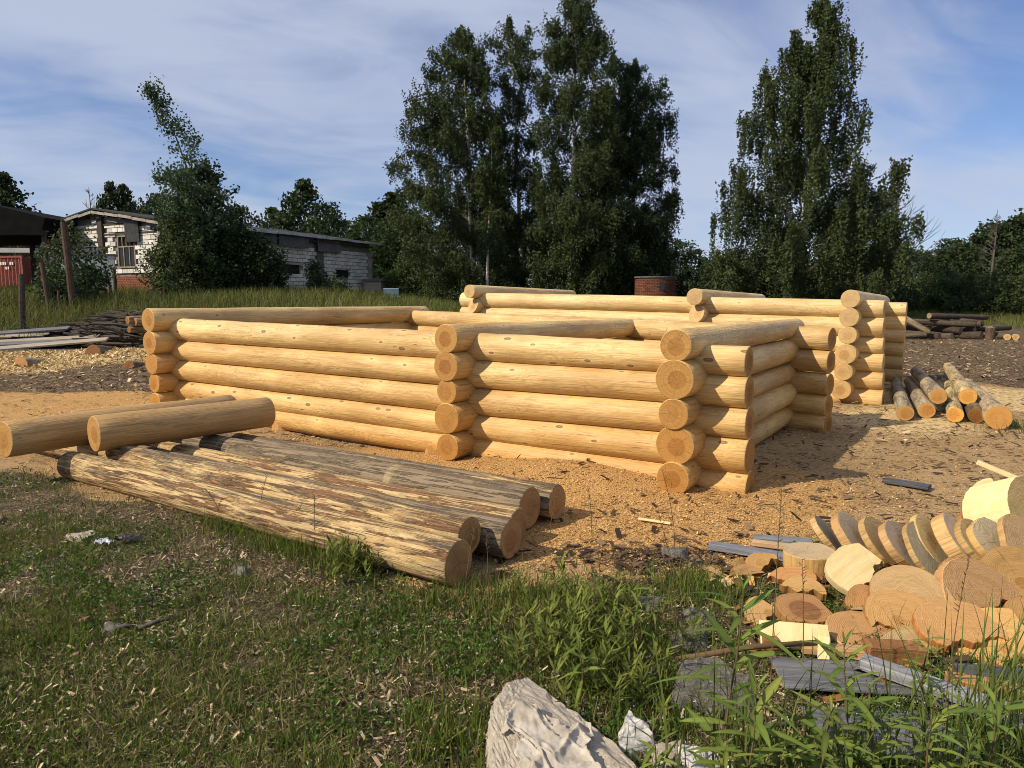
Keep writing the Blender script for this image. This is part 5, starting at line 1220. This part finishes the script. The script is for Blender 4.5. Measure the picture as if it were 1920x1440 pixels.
mb = MB(); mb.tube([(0.72, 2.94, 0.05 + hz(0.72, 2.94)), (1.05, 2.98, 0.07 + hz(1.05, 2.98)), (1.42, 3.03, 0.06 + hz(1.42, 3.03))], [0.013, 0.012, 0.011], 6)
o = mb.build('pole', M['stem'], smooth_=True); tag(o, 'thin greenish pole lying across the ground left of the bracket board', 'pole')
sx_, sy_ = 3.62, 5.05
board('wood_stick', (3.40, 4.85, 0.42), (0.30, 0.05, 0.03), -0.6, 'pale_split', 'pale stick poking up beside the square-cut block', 'sliver', ry=0.35)

# ------------------------------------------------------------------ rubble in front
def chunk(name, label, cat, pts, mat, seed, sub=3, amp=0.018, sc=14, group=None, crack=0.5):
    bm = bmesh.new()
    for p in pts: bm.verts.new(p)
    bmesh.ops.convex_hull(bm, input=bm.verts[:])
    for v in [v for v in bm.verts if not v.link_faces]: bm.verts.remove(v)
    bmesh.ops.triangulate(bm, faces=bm.faces[:])
    for _ in range(sub): bmesh.ops.subdivide_edges(bm, edges=[e for e in bm.edges if e.calc_length() > 0.02], cuts=1, use_grid_fill=True)
    bmesh.ops.triangulate(bm, faces=bm.faces[:])
    bm.normal_update()
    off = Vector((seed * 3.1, seed * 1.7, 0))
    mv = [(v, v.normal * amp * (mnoise.noise(v.co * sc + off) + 0.5 * mnoise.noise(v.co * sc * 3 + off) - 0.3 * abs(mnoise.noise(v.co * sc * 0.5 + off)))) for v in bm.verts]
    for v, d in mv: v.co += d
    me = bpy.data.meshes.new(name); bm.to_mesh(me); bm.free(); me.materials.append(M[mat])
    me.polygons.foreach_set('use_smooth', [False] * len(me.polygons)); me.update()
    o = put(name, me); return tag(o, label, cat, group)
RG = 'broken masonry in the near grass'
chunk('concrete_block', 'big tan broken concrete block in the near grass, cloth draped over it', 'rubble',
      [(-0.015, 2.57, 0.150), (0.060, 2.64, 0.130), (0.215, 2.50, 0.085), (0.36, 2.35, 0.050), (0.44, 2.18, 0.035), (0.41, 2.05, 0.02), (-0.075, 2.41, 0.150), (-0.062, 2.15, 0.075), (0.10, 2.02, 0.045),
       (0.02, 2.42, 0.150), (0.12, 2.32, 0.115), (0.20, 2.18, 0.075), (-0.06, 2.60, -0.05), (0.10, 2.72, -0.05), (0.30, 2.54, -0.05), (0.46, 2.33, -0.05), (0.48, 2.1, -0.05), (-0.10, 2.42, -0.05), (-0.09, 2.1, -0.05), (0.12, 2.0, -0.05)], 'concrete', 3, 4, 0.010, 26, RG)
chunk('rubble', 'white limewashed stone with a sharp top right of the concrete block', 'rubble',
      [(0.435, 2.49, 0.085), (0.38, 2.36, 0.05), (0.50, 2.42, 0.05), (0.48, 2.52, 0.03), (0.36, 2.32, -0.05), (0.56, 2.36, -0.05), (0.54, 2.55, -0.05), (0.38, 2.5, -0.05)], 'lime', 5, 3, 0.016, 26, RG)
chunk('rubble', 'small rounded pale stone between the two white ones', 'rubble', [(0.51, 2.36, 0.035), (0.56, 2.30, 0.03), (0.49, 2.27, 0.02), (0.62, 2.42, 0.01), (0.46, 2.22, -0.05), (0.62, 2.25, -0.05), (0.60, 2.44, -0.05), (0.48, 2.4, -0.05)], 'concrete', 7, 3, 0.012, 24, RG)
chunk('rubble', 'whitish crumbling lump at the bottom edge of the picture', 'rubble', [(0.59, 2.34, 0.055), (0.68, 2.32, 0.045), (0.75, 2.24, 0.03), (0.60, 2.2, 0.05), (0.57, 2.36, -0.05), (0.78, 2.3, -0.05), (0.76, 2.15, -0.05), (0.58, 2.15, -0.05)], 'lime', 9, 3, 0.014, 28, RG)
chunk('rock', 'flat grey brown rock behind the tall weeds', 'rock', [(0.64, 2.66, 0.06), (0.72, 2.86, 0.08), (0.88, 2.90, 0.08), (0.98, 2.78, 0.07), (0.90, 2.60, 0.05), (0.62, 2.6, -0.05), (0.70, 2.95, -0.05), (1.02, 2.9, -0.05), (0.98, 2.55, -0.05)], 'stone', 11, 4, 0.02, 9)
chunk('stone', 'half buried tan stone in the short grass at the left', 'stone', [(-2.98, 4.62, 0.045), (-2.84, 4.66, 0.055), (-2.76, 4.6, 0.03), (-2.86, 4.52, 0.03), (-3.02, 4.55, -0.03), (-2.7, 4.55, -0.03), (-2.75, 4.74, -0.03), (-2.98, 4.74, -0.03)], 'concrete', 12, 2, 0.012, 12)
for k, (x, y, s, lab) in enumerate([(-1.94, 3.27, 0.05, 'dark smooth stone in the foreground turf'), (-1.6, 4.05, 0.06, 'dark stone in bare soil midway to the debarked logs'), (1.02, 4.3, 0.07, 'grey stone at the sawdust edge left of the slab heap'), (0.95, 3.4, 0.07, 'dark angular stone in weeds left of the slab heap'), (0.82, 3.18, 0.09, 'flat grey stone among weeds behind the rock'), (0.72, 3.55, 0.06, 'small grey stone where weeds meet sawdust'), (1.1, 4.15, 0.05, 'dark lump beside the short blue-grey board')]):
    z = hz(x, y); rr = random.Random(k)
    chunk('stone', lab, 'stone', [(x + s * rr.uniform(-1.3, 1.3), y + s * rr.uniform(-1, 1), z + s * rr.uniform(0.2, 0.8)) for _ in range(8)] + [(x + s * a, y + s * b, z - 0.03) for a, b in ((-1, -1), (1, -1), (1, 1), (-1, 1))], 'stone', 20 + k, 2, 0.008, 20, 'stones scattered in the foreground')
# cloth over the concrete
from mathutils.bvhtree import BVHTree
blk = bpy.data.objects['concrete_block'].data
bvh = BVHTree.FromPolygons([v.co.copy() for v in blk.vertices], [tuple(p.vertices) for p in blk.polygons])
def top_z(x, y):
    h = bvh.ray_cast(Vector((x, y, 2.0)), Vector((0, 0, -1)))
    return h[0].z if h[0] is not None else -0.05
nx_, ny_ = 70, 60; V, Fc = [], []
grid_z = {}
for j in range(ny_):
    for i in range(nx_):
        u, v = i / (nx_ - 1), j / (ny_ - 1)
        x = -0.045 + 0.33 * u + 0.02 * math.sin(v * 9 + 1) + 0.05 * v; y = 2.44 - 0.33 * v - 0.12 * u + 0.03 * math.sin(u * 9)
        q = Vector((u * 3.0, v * 3.0, 4.2)); wv = mnoise.noise(q) * 2.2
        f = 0.020 * (1 - abs(math.sin((u * 0.9 + v * 0.55) * 9 + wv))) ** 2.2 + 0.013 * (1 - abs(math.sin((u * 0.5 - v * 1.0) * 12 + 1.6 * wv))) ** 3 + 0.007 * mnoise.noise(Vector((u * 9, v * 9, 0.3)))
        zs = max(top_z(x + dx, y + dy) for dx in (-.02, 0, .02) for dy in (-.02, 0, .02))
        V.append((x, y, max(zs, 0.0) + 0.006 + max(f, -0.004)))
for _ in range(2):
    Z = [p[2] for p in V]
    V = [(p[0], p[1], max(Z[k], 0.25 * (Z[max(k - 1, 0)] + Z[min(k + 1, len(Z) - 1)] + Z[max(k - nx_, 0)] + Z[min(k + nx_, len(Z) - 1)]) - 0.003)) for k, p in enumerate(V)]
rc_ = random.Random(12); cutn = [mnoise.noise(Vector((k * 0.13, 7.7, 0))) for k in range(200)]
for j in range(ny_ - 1):
    for i in range(nx_ - 1):
        if i < 3 + 9 * cutn[j] or i > nx_ - 5 - 8 * abs(cutn[j + 70]) or j < 2 + 8 * cutn[i + 20] : continue
        a = j * nx_ + i; Fc.append((a, a + nx_, a + nx_ + 1, a + 1))
me = bpy.data.meshes.new('cloth'); me.from_pydata(V, [], Fc); me.materials.append(M['cloth']); me.polygons.foreach_set('use_smooth', [True] * len(Fc)); me.update()
o = put('cloth', me); tag(o, 'crumpled dirty beige cloth lying over the broken concrete block', 'cloth')
md = o.modifiers.new('thick', 'SOLIDIFY'); md.thickness = 0.003
# litter
t = thing('litter', 'scrap of white and black plastic wrapper in the short grass', 'litter', (-2.58, 4.47, hz(-2.58, 4.47)))
mb = MB(); rr = random.Random(2)
def crumple(mat, c, sx, sy, nm):
    v, f = [], []
    for j in range(6):
        for i in range(7): v.append((c[0] + sx * (i / 6 - .5) + rr.uniform(-.006, .006), c[1] + sy * (j / 5 - .5) + rr.uniform(-.006, .006), 0.025 + rr.uniform(0, 0.03)))
    for j in range(5):
        for i in range(6): a = j * 7 + i; f.append((a, a + 1, a + 8, a + 7))
    MB().raw(v, f).build(nm, mat, t)
crumple(M['plastic'], (-0.05, -0.03), 0.10, 0.07, 'white_part'); crumple(M['black'], (0.07, 0.04), 0.15, 0.08, 'black_part')
for x, y, L, a, lab in ((-1.75, 3.36, 0.18, 0.7, 'short dark stick in the foreground turf'), (-1.88, 3.3, 0.1, 0.3, 'bent twig beside the dark smooth stone'), (0.98, 2.5, 0.22, 0.2, 'broken branch stub by the rock')):
    z = hz(x, y) + 0.015; o = MB().tube([(x - L / 2 * math.cos(a), y - L / 2 * math.sin(a), z), (x, y, z + 0.012), (x + L / 2 * math.cos(a), y + L / 2 * math.sin(a), z)], [0.011, 0.010, 0.006], 6).build('stick', M['grey_bark'], smooth_=True); tag(o, lab, 'stick')

# ------------------------------------------------------------------ chips, bark flakes
def flat_bits(name, n, sampler, size, cols, seed, mat, label=None, cat=None, tilt=0.45, lift=0.004, asp=(0.25, 0.7), curl=False):
    rng = np.random.default_rng(seed); x, y = sampler(rng, n); n = len(x)
    z = H(x, y) + lift
    a = rng.random(n) * 6.283; L = size[0] + (size[1] - size[0]) * rng.random(n) ** 2.2; w = L * rng.uniform(asp[0], asp[1], n)
    t1 = rng.normal(0, tilt, n); t2 = rng.normal(0, tilt, n)
    d = np.stack([np.cos(a), np.sin(a), t1 * .5], -1); e = np.stack([-np.sin(a), np.cos(a), t2 * .5], -1)
    P = np.stack([x, y, z + L * 0.12 + np.abs(t1) * L * .25], -1)
    A = d * (L / 2)[:, None]; B = e * (w / 2)[:, None]
    V = np.stack([P - A - B * .7, P + A * .8 - B, P + A + B * .6, P - A * .9 + B], 1).reshape(-1, 3)
    c = np.array(cols)[rng.integers(0, len(cols), n)] * rng.uniform(0.65, 1.2, (n, 1))
    o = put(name, np_mesh(name, V, np.arange(4 * n).reshape(n, 4), M[mat], np.repeat(c, 4, 0))); o['kind'] = 'stuff'
    if label: tag(o, label, cat)
    return o
flat_bits('wood_fragments', 900, heap_sampler, (0.02, 0.13), HEAP_BITS, 79, 'chip', 'broken wood fragments and bark littered between the slabs', 'wood fragments', tilt=0.5, lift=0.006, asp=(0.2, 0.7))
def persp_samples(rng, n, x0, x1, y0, y1, p=1.6):
    """more samples close by, fewer far away"""
    y = y0 * (y1 / y0) ** (rng.random(n) ** (1.0)); k = y * 0.80 + 0.4
    x = rng.uniform(-1, 1, n) * k
    m = (x > x0) & (x < x1); return x[m], y[m]
def saw_sampler(rng, n):
    x, y = persp_samples(rng, n * 3, -9, 12, 3.4, 14)
    g, s, d, b = ground_masks(x, y); m = rng.random(len(x)) < (1 - g) * (0.35 + 0.65 * np.maximum(s, b)) * (1 - 0.7 * d)
    return x[m][:n], y[m][:n]
flat_bits('wood_chips', 110000, saw_sampler, (0.006, 0.024), [(0.54, 0.30, 0.10), (0.48, 0.25, 0.075), (0.58, 0.36, 0.14), (0.38, 0.19, 0.06), (0.62, 0.43, 0.20)], 71, 'chip', 'orange sawdust and wood chips strewn round the frame', 'sawdust')
def mound_sampler(rng, n):
    y = rng.uniform(14.6, 19.0, n * 2); x = rng.uniform(-14.5, -5.5, n * 2); g, s, d, b = ground_masks(x, y); m = rng.random(len(x)) < b
    return x[m][:n], y[m][:n]
flat_bits('mound_chips', 45000, mound_sampler, (0.02, 0.07), [(0.68, 0.52, 0.27), (0.60, 0.44, 0.20), (0.74, 0.60, 0.36), (0.50, 0.34, 0.14)], 72, 'chip', 'bright yellow wood chips covering the mound at the left', 'wood chips', tilt=0.9)
def yard_sampler(rng, n):
    x, y = persp_samples(rng, n * 3, -13, 24, 8.0, 32); g, s, d, b = ground_masks(x, y)
    m = rng.random(len(x)) < (0.15 + 0.85 * d) * (1 - g); return x[m][:n], y[m][:n]
flat_bits('pale_litter', 16000, yard_sampler, (0.03, 0.14), [(0.34, 0.24, 0.13), (0.46, 0.33, 0.18), (0.24, 0.155, 0.08), (0.52, 0.40, 0.24)], 78, 'chip', 'pale splinters trodden into the dark yard', 'splinters', asp=(0.12, 0.5))
def dark_sampler(rng, n):
    x, y = persp_samples(rng, n * 3, -13, 24, 3.2, 30); g, s, d, b = ground_masks(x, y)
    m = rng.random(len(x)) < (0.06 + 0.94 * d) * (1 - 0.8 * g); return x[m][:n], y[m][:n]
flat_bits('bark_flakes', 26000, dark_sampler, (0.02, 0.11), [(0.06, 0.038, 0.025), (0.10, 0.06, 0.035), (0.035, 0.025, 0.02), (0.20, 0.13, 0.075)], 73, 'chip', 'dark bark flakes trodden into the yard', 'bark', asp=(0.15, 0.5))
def sparse_sampler(rng, n):
    x = rng.uniform(-1.0, 7.5, n * 4); y = rng.uniform(4.2, 11.5, n * 4); g, s, d, b = ground_masks(x, y)
    m = rng.random(len(x)) < (1 - g) * (0.25 + 0.75 * (vnoise(x, y, 0.9, 55) > 0.55)); return x[m][:n], y[m][:n]
flat_bits('bark_scraps', 800, sparse_sampler, (0.03, 0.15), [(0.05, 0.033, 0.022), (0.09, 0.055, 0.03), (0.035, 0.025, 0.02)], 74, 'chip', 'dark bark scraps scattered over the sawdust', 'bark', asp=(0.12, 0.4), lift=0.008)
def lawn_sampler(rng, n):
    x, y = persp_samples(rng, n * 3, -6, 3.5, 1.95, 6.8); g, s, d, b = ground_masks(x, y)
    m = rng.random(len(x)) < np.maximum(g, 0.1) * (0.22 + 1.0 * smooth((vnoise(x, y, 0.55, 91) - 0.40) / 0.2)); return x[m][:n], y[m][:n]
flat_bits('dry_litter', 38000, lawn_sampler, (0.008, 0.040), [(0.34, 0.26, 0.15), (0.46, 0.37, 0.22), (0.22, 0.15, 0.08), (0.06, 0.04, 0.025), (0.09, 0.06, 0.04), (0.55, 0.45, 0.28)], 75, 'chip', 'dry straw and bark litter between the grass', 'litter', asp=(0.10, 0.40), tilt=0.7)

# ------------------------------------------------------------------ grass
def blades(name, x, y, hgt, wid, cols, seed, label, lean=0.5, z=None, segs=3, hvar=0.5):
    rng = np.random.default_rng(seed); n = len(x); z = H(x, y) if z is None else z
    a = rng.random(n) * 6.283; h = hgt * rng.uniform(1 - hvar, 1 + hvar, n); w = wid * rng.uniform(0.7, 1.3, n)
    ln = np.abs(rng.normal(0, lean, n)) * h
    dx, dy = np.cos(a), np.sin(a); b = rng.random(n) * 6.283; sx_, sy_ = np.cos(b), np.sin(b)
    rings = []
    for k in range(segs):
        u = k / segs; cx = x + dx * ln * u ** 1.8; cy = y + dy * ln * u ** 1.8; cz = z - 0.01 + h * (u - 0.18 * u * u * np.minimum(ln / h, 1.5))
        ww = w * (1 - u ** 1.6 * 0.8) / 2
        rings.append(np.stack([cx - sx_ * ww, cy - sy_ * ww, cz], -1)); rings.append(np.stack([cx + sx_ * ww, cy + sy_ * ww, cz], -1))
    tip = np.stack([x + dx * ln, y + dy * ln, z - 0.01 + h * (1 - 0.18 * np.minimum(ln / h, 1.5))], -1)
    rings.append(tip)
    V = np.stack(rings, 1); nv = V.shape[1]; base = (np.arange(n) * nv)[:, None]
    F = []
    for k in range(segs - 1):
        F.append(base + np.array([[2 * k, 2 * k + 1, 2 * k + 3]])); F.append(base + np.array([[2 * k, 2 * k + 3, 2 * k + 2]]))
    F.append(base + np.array([[2 * segs - 2, 2 * segs - 1, 2 * segs]]))
    F = np.concatenate(F, 0)
    c = cols if isinstance(cols, np.ndarray) and len(cols) == n else np.array(cols)[rng.integers(0, len(cols), n)]
    c = c * rng.uniform(0.7, 1.25, (n, 1))
    o = put(name, np_mesh(name, V.reshape(-1, 3), F, M['blade'], np.repeat(c, nv, 0))); o['kind'] = 'stuff'
    return tag(o, label, 'grass')
def lawn(rng, n, thr, cs, seed, x0=-6, x1=3.4, y0=1.95, y1=7.0):
    x, y = persp_samples(rng, n * 4, x0, x1, y0, y1); g, s, d, b = ground_masks(x, y)
    dn = smooth((0.6 * vnoise(x, y, cs, seed) + 0.4 * vnoise(x, y, cs * 0.3, seed + 1) - thr) / 0.16)
    m = rng.random(len(x)) < g * (0.04 + 0.96 * dn); return x[m][:n], y[m][:n]
G1 = [(0.095, 0.140, 0.020), (0.070, 0.112, 0.018), (0.13, 0.165, 0.028), (0.15, 0.15, 0.040)]
GD = [(0.24, 0.195, 0.09), (0.33, 0.26, 0.14), (0.15, 0.125, 0.055)]
rng = np.random.default_rng(5)
x, y = lawn(rng, 50000, 0.46, 0.75, 201); blades('short_grass', x, y, 0.042, 0.0068, G1, 301, 'short patchy green turf in the foreground', 0.7)
x, y = lawn(rng, 26000, 0.34, 0.9, 205); blades('dry_grass', x, y, 0.05, 0.0045, GD, 302, 'dry straw coloured grass mixed in the turf', 1.3)
x, y = lawn(rng, 13000, 0.60, 0.5, 209); blades('grass_tufts', x, y, 0.085, 0.0068, G1, 303, 'taller tufts of green grass in the turf', 0.6)
x, y = lawn(rng, 700, 0.2, 0.9, 230); blades('dead_straws', x, y, 0.045, 0.004, [(0.45, 0.37, 0.22), (0.36, 0.28, 0.16), (0.28, 0.2, 0.11)], 310, 'long bleached straws lying flat on the turf', 3.2, segs=4)
# clover and small broad leaves
x, y = lawn(rng, 26000, 0.50, 0.6, 213); n = len(x); z = H(x, y) + rng.uniform(0.008, 0.04, n)
V, F_ = leaf_quads(np.stack([x, y, z], -1), rng.uniform(0.006, 0.012, n), rng.uniform(0.005, 0.009, n), rng)
cc = np.repeat(np.array([[0.060, 0.115, 0.020]]) * rng.uniform(0.6, 1.5, (n, 1)), 4, 0)
o = put('clover', np_mesh('clover', V, F_, M['blade'], cc)); o['kind'] = 'stuff'; tag(o, 'low clover leaves spreading in the turf', 'clover')
x, y = lawn(rng, 260, 0.5, 0.6, 213); n = len(x); z = H(x, y) + 0.045
P = np.stack([x, y, z], -1); P = np.repeat(P, 5, 0) + rng.normal(0, 0.004, (n * 5, 3)); V, F_ = leaf_quads(P, np.full(n * 5, 0.0042), np.full(n * 5, 0.0035), rng)
o = put('clover_flowers', np_mesh('clover_flowers', V, F_, M['blade'], np.full((n * 20, 3), 0.5))); o['kind'] = 'stuff'; tag(o, 'tiny white clover flowers in the turf', 'flowers')
# grass along the front log and at the log ends, tall grass lower right
def seg_pts(rng, n, a, b, w):
    u = rng.random(n); x = a[0] + (b[0] - a[0]) * u + rng.normal(0, w, n); y = a[1] + (b[1] - a[1]) * u + rng.normal(0, w, n); return x, y
parts = [seg_pts(rng, 1300, (-2.2, 5.0), (-1.0, 4.15), 0.10), seg_pts(rng, 700, (-0.5, 3.75), (0.35, 3.7), 0.14), seg_pts(rng, 900, (0.1, 3.6), (0.85, 3.1), 0.22), seg_pts(rng, 800, (0.3, 2.95), (0.7, 2.5), 0.2),
         seg_pts(rng, 600, (0.9, 3.9), (1.2, 3.5), 0.1), seg_pts(rng, 500, (6.3, 8.9), (6.9, 8.6), 0.2), seg_pts(rng, 260, (-0.35, 2.5), (-0.1, 2.1), 0.10)]
x = np.concatenate([p[0] for p in parts]); y = np.concatenate([p[1] for p in parts])
blades('grass_clumps', x, y, 0.115, 0.0055, G1, 304, 'unmown grass clumps beside logs and rubble', 0.5)
parts = [seg_pts(rng, 130, (1.40, 2.05), (1.75, 2.35), 0.12), seg_pts(rng, 120, (0.6, 2.15), (1.3, 2.0), 0.10), seg_pts(rng, 40, (1.75, 2.6), (2.0, 2.5), 0.08)]
x = np.concatenate([p[0] for p in parts]); y = np.concatenate([p[1] for p in parts])
blades('tall_grass', x, y, 0.44, 0.008, [(0.115, 0.155, 0.034), (0.14, 0.17, 0.04), (0.085, 0.12, 0.026)], 305, 'tall grass blades rising in the lower right corner', 0.35, segs=5)
# meadow beyond the yard
def meadow(rng, n):
    x, y = [], []
    yy = 17 * (60 / 17) ** rng.random(n * 3); xx = rng.uniform(-0.78, 0.8, n * 3) * yy; g, s, d, b = ground_masks(xx, yy)
    m = rng.random(len(xx)) < g * (0.45 + 0.55 * vnoise(xx, yy, 2.0, 401)); return xx[m][:n], yy[m][:n]
x, y = meadow(rng, 105000)
hh = np.where(x / y < 0.05, 0.42, 0.30)
gc = np.array([(0.10, 0.12, 0.028), (0.13, 0.145, 0.036), (0.075, 0.095, 0.022), (0.17, 0.155, 0.06)])[rng.integers(0, 4, len(x))] * (0.65 + 0.7 * vnoise(x, y, 3.0, 402))[:, None]
blades('meadow_grass', x, y, hh, 0.012 + 0.0005 * y, gc, 306, 'tall meadow grass in front of the white building', 0.55, hvar=0.65)

# ------------------------------------------------------------------ weeds with lance leaves (each leaf a part)
def lance_mesh(name, L, w, curve, seed, col):
    rng = np.random.default_rng(seed); n = 6; V = []
    for i in range(n + 1):
        u = i / n; ww = w * (math.sin(math.pi * min(1, u * 0.92 + 0.08)) ** 0.8) / 2 * (1 if i < n else 0.05)
        x = L * u; z = -curve * L * u * u
        V += [(x, -ww, z + 0.18 * ww), (x, 0, z - 0.1 * ww), (x, ww, z + 0.18 * ww)]
    F = []
    for i in range(n):
        a = 3 * i; F += [(a, a + 3, a + 4, a + 1), (a + 1, a + 4, a + 5, a + 2)]
    c = np.array([col]) * rng.uniform(0.92, 1.08, (len(V), 1)); c[1::3] *= 1.35
    return np_mesh(name, V, F, M['leaf'], c, True)
LCOL = [(0.125, 0.170, 0.032), (0.095, 0.140, 0.028), (0.15, 0.185, 0.04)]
LM = [lance_mesh('leaf', 1.0, wd, cv, k, LCOL[k % 3]) for k, (wd, cv) in enumerate(((0.16, 0.35), (0.14, 0.6), (0.19, 0.2), (0.15, 0.9), (0.17, 0.05)))]
WG = 'tall lance leaved weeds in the lower right'
def weed(top, base_off, label, nl=22, L=0.13, seed=0, group=WG):
    r = random.Random(seed); L *= 0.82; x, y, z = top
    bx_, by_ = x + base_off[0], y + base_off[1]; bz = hz(bx_, by_); h = z - bz
    t = thing('weed', label, 'weed', (bx_, by_, bz), group)
    pts = []
    for i in range(7):
        u = i / 6; pts.append(Vector((-base_off[0] * u ** 1.4 + 0.008 * math.sin(u * 7 + seed), -base_off[1] * u ** 1.4, h * u - (0.02 if i == 0 else 0))))
    MB().tube(pts, [0.0048 * (1 - 0.7 * i / 6) for i in range(7)], 6).build('stem', M['stem'], t, smooth_=True)
    for k in range(nl):
        u = 0.18 + 0.82 * (k / (nl - 1)) ** 0.85; q = u * 6; i = min(5, int(q)); p = pts[i].lerp(pts[i + 1], q - i)
        a = k * 2.399 + r.uniform(-.4, .4); s = L * (0.55 + 0.75 * math.sin(math.pi * min(0.98, u * 0.78 + 0.12))) * r.uniform(0.8, 1.2) * (1.0 if u < 0.93 else 0.55)
        el = (0.15 + 0.5 * u + r.uniform(-.2, .2)) + (0.6 if u > 0.92 else 0)
        o = put('leaf', r.choice(LM), t); o.location = p; o.scale = (s, s * r.uniform(0.9, 1.15), s)
        o.rotation_euler = (r.uniform(-.35, .35), -el, a); j = r.uniform(0.75, 1.2); o.color = (j * r.uniform(0.9, 1.15), j, j * 0.95, 1)
    return t
wl = [((0.726, 2.15, 0.70), (-0.03, 0.02), 26, 0.17, 'tallest lance leaved weed, left of the cream bracket board'),
      ((0.714, 1.95, 0.51), (-0.03, 0.0), 24, 0.15, 'bushy weed directly in front of the tallest one'),
      ((1.013, 2.05, 0.57), (0.02, 0.0), 26, 0.15, 'weed with fresh upright tip in front of the grey sheet'),
      ((1.069, 2.00, 0.46), (0.03, 0.0), 22, 0.13, 'shorter weed right of the one with the fresh tip'),
      ((0.926, 1.95, 0.41), (-0.02, 0.0), 20, 0.13, 'low weed between the two weeds before the grey sheet'),
      ((1.216, 1.95, 0.43), (0.02, 0.0), 22, 0.13, 'weed in front of the silver beam offcut'),
      ((1.40, 1.95, 0.49), (0.02, 0.0), 24, 0.14, 'weed at the right edge among the tall grass'),
      ((0.86, 2.02, 0.36), (0.0, 0.0), 20, 0.12, 'small weed at the foot of the tallest one'),
      ((0.459, 2.15, 0.25), (0.0, 0.0), 14, 0.085, 'young weed sprouting in front of the white stone'),
      ((0.276, 2.70, 0.28), (0.0, 0.0), 18, 0.09, 'reddish tipped weed behind the concrete block'),
      ((0.62, 1.93, 0.33), (0.0, 0.0), 18, 0.12, 'weed at the bottom edge left of the tall ones'),
      ((1.30, 1.9, 0.36), (0.02, 0.0), 20, 0.12, 'weed at the bottom right corner'),
      ((0.55, 3.02, 0.30), (0.0, 0.0), 18, 0.09, 'weed in the green patch behind the rock'),
      ((0.40, 3.35, 0.30), (0.0, 0.0), 18, 0.08, 'weed in the green patch near the log ends'),
      ((0.68, 3.30, 0.32), (0.0, 0.0), 18, 0.085, 'weed in the green patch beside the dark stone')]
for k, (tp, bo, nl, L, lab) in enumerate(wl): weed(tp, bo, lab, nl, L, 40 + k)
weed((1.593, 2.6, 0.34), (0, 0), 'dark nettle like weed before the big pale orange slab', 22, 0.07, 77)
for k, (x, y, h, lab) in enumerate([(-0.98, 4.06, 0.22, 'leafy weed growing against the front debarked log'), (-1.12, 4.22, 0.17, 'small weed left of the leafy one at the front log'), (0.02, 3.78, 0.13, 'tiny weed before the log ends')]):
    weed((x, y, hz(x, y) + h), (0.02, 0), lab, 22, 0.055, 90 + k, 'weeds along the front log')
# the dense patch of low weeds: nobody could count the stems
parts = [seg_pts(rng, 80, (0.08, 3.45), (0.50, 3.10), 0.15), seg_pts(rng, 60, (0.15, 3.0), (0.45, 2.75), 0.13), seg_pts(rng, 60, (0.8, 2.15), (1.4, 2.05), 0.12), seg_pts(rng, 60, (-1.05, 4.12), (-0.9, 4.0), 0.07)]
x = np.concatenate([p[0] for p in parts]); y = np.concatenate([p[1] for p in parts]); n = len(x); hgt = rng.uniform(0.07, 0.20, n); z0 = H(x, y)
nl = 16; u = rng.random((n, nl)); a = rng.random((n, nl)) * 6.283; Ls = rng.uniform(0.02, 0.045, (n, nl))
d = np.stack([np.cos(a), np.sin(a), rng.uniform(0.2, 1.5, (n, nl))], -1); d /= np.linalg.norm(d, axis=-1)[..., None]
P = np.stack([x[:, None] + 0 * u, y[:, None] + 0 * u, z0[:, None] + hgt[:, None] * (0.15 + 0.85 * u)], -1) + d * Ls[..., None]
e = np.cross(d, np.array([0, 0, 1.0])); e /= np.linalg.norm(e, axis=-1)[..., None]
A = d * Ls[..., None]; B = e * (Ls * 0.17)[..., None]
V = np.stack([P - A, P - A * .1 + B, P + A, P - A * .1 - B], 2).reshape(-1, 3); nn = n * nl
cw = np.repeat(np.array([[0.14, 0.165, 0.034]]) * rng.uniform(0.5, 1.5, (nn, 1)), 4, 0)
o = put('weed_patch', np_mesh('weed_patch', V, np.arange(4 * nn).reshape(nn, 4), M['blade'], cw)); o['kind'] = 'stuff'; tag(o, 'dense patch of low green weeds left of the slab heap', 'weeds')
# thin seed stalks
mb = MB(); rk = random.Random(6)
for x, y, h in ((-1.75, 4.75, 0.42), (-1.25, 4.35, 0.40), (-2.05, 4.9, 0.30), (-1.45, 4.5, 0.3), (1.0, 2.6, 0.95), (0.78, 3.2, 0.6), (0.25, 4.6, 0.4), (0.55, 4.75, 0.35), (-0.25, 3.62, 0.5), (-0.12, 3.55, 0.45), (1.55, 2.4, 0.7), (1.25, 2.9, 0.5), (1.02, 4.3, 0.55)):
    z = hz(x, y); lx, ly = rk.uniform(-.12, .12), rk.uniform(-.05, .05)
    p = [Vector((x + lx * u * u, y + ly * u * u, z + h * u)) for u in (0, .35, .7, 1)]
    mb.tube(p, [0.0028, 0.0022, 0.0018, 0.001], 4, cap=False)
    for j in range(12):
        u = 0.72 + 0.28 * j / 12; q = p[0].lerp(p[3], u); q.x = x + lx * u * u; q.y = y + ly * u * u
        a = rk.uniform(0, 6.28); mb.tube([q, q + Vector((math.cos(a) * 0.018, math.sin(a) * 0.018, 0.014))], [0.0022, 0.0012], 3, cap=False)
o = mb.build('seed_stalks', M['stem']); o['kind'] = 'stuff'; tag(o, 'thin dark seed stalks standing in grass and sawdust', 'stalks')
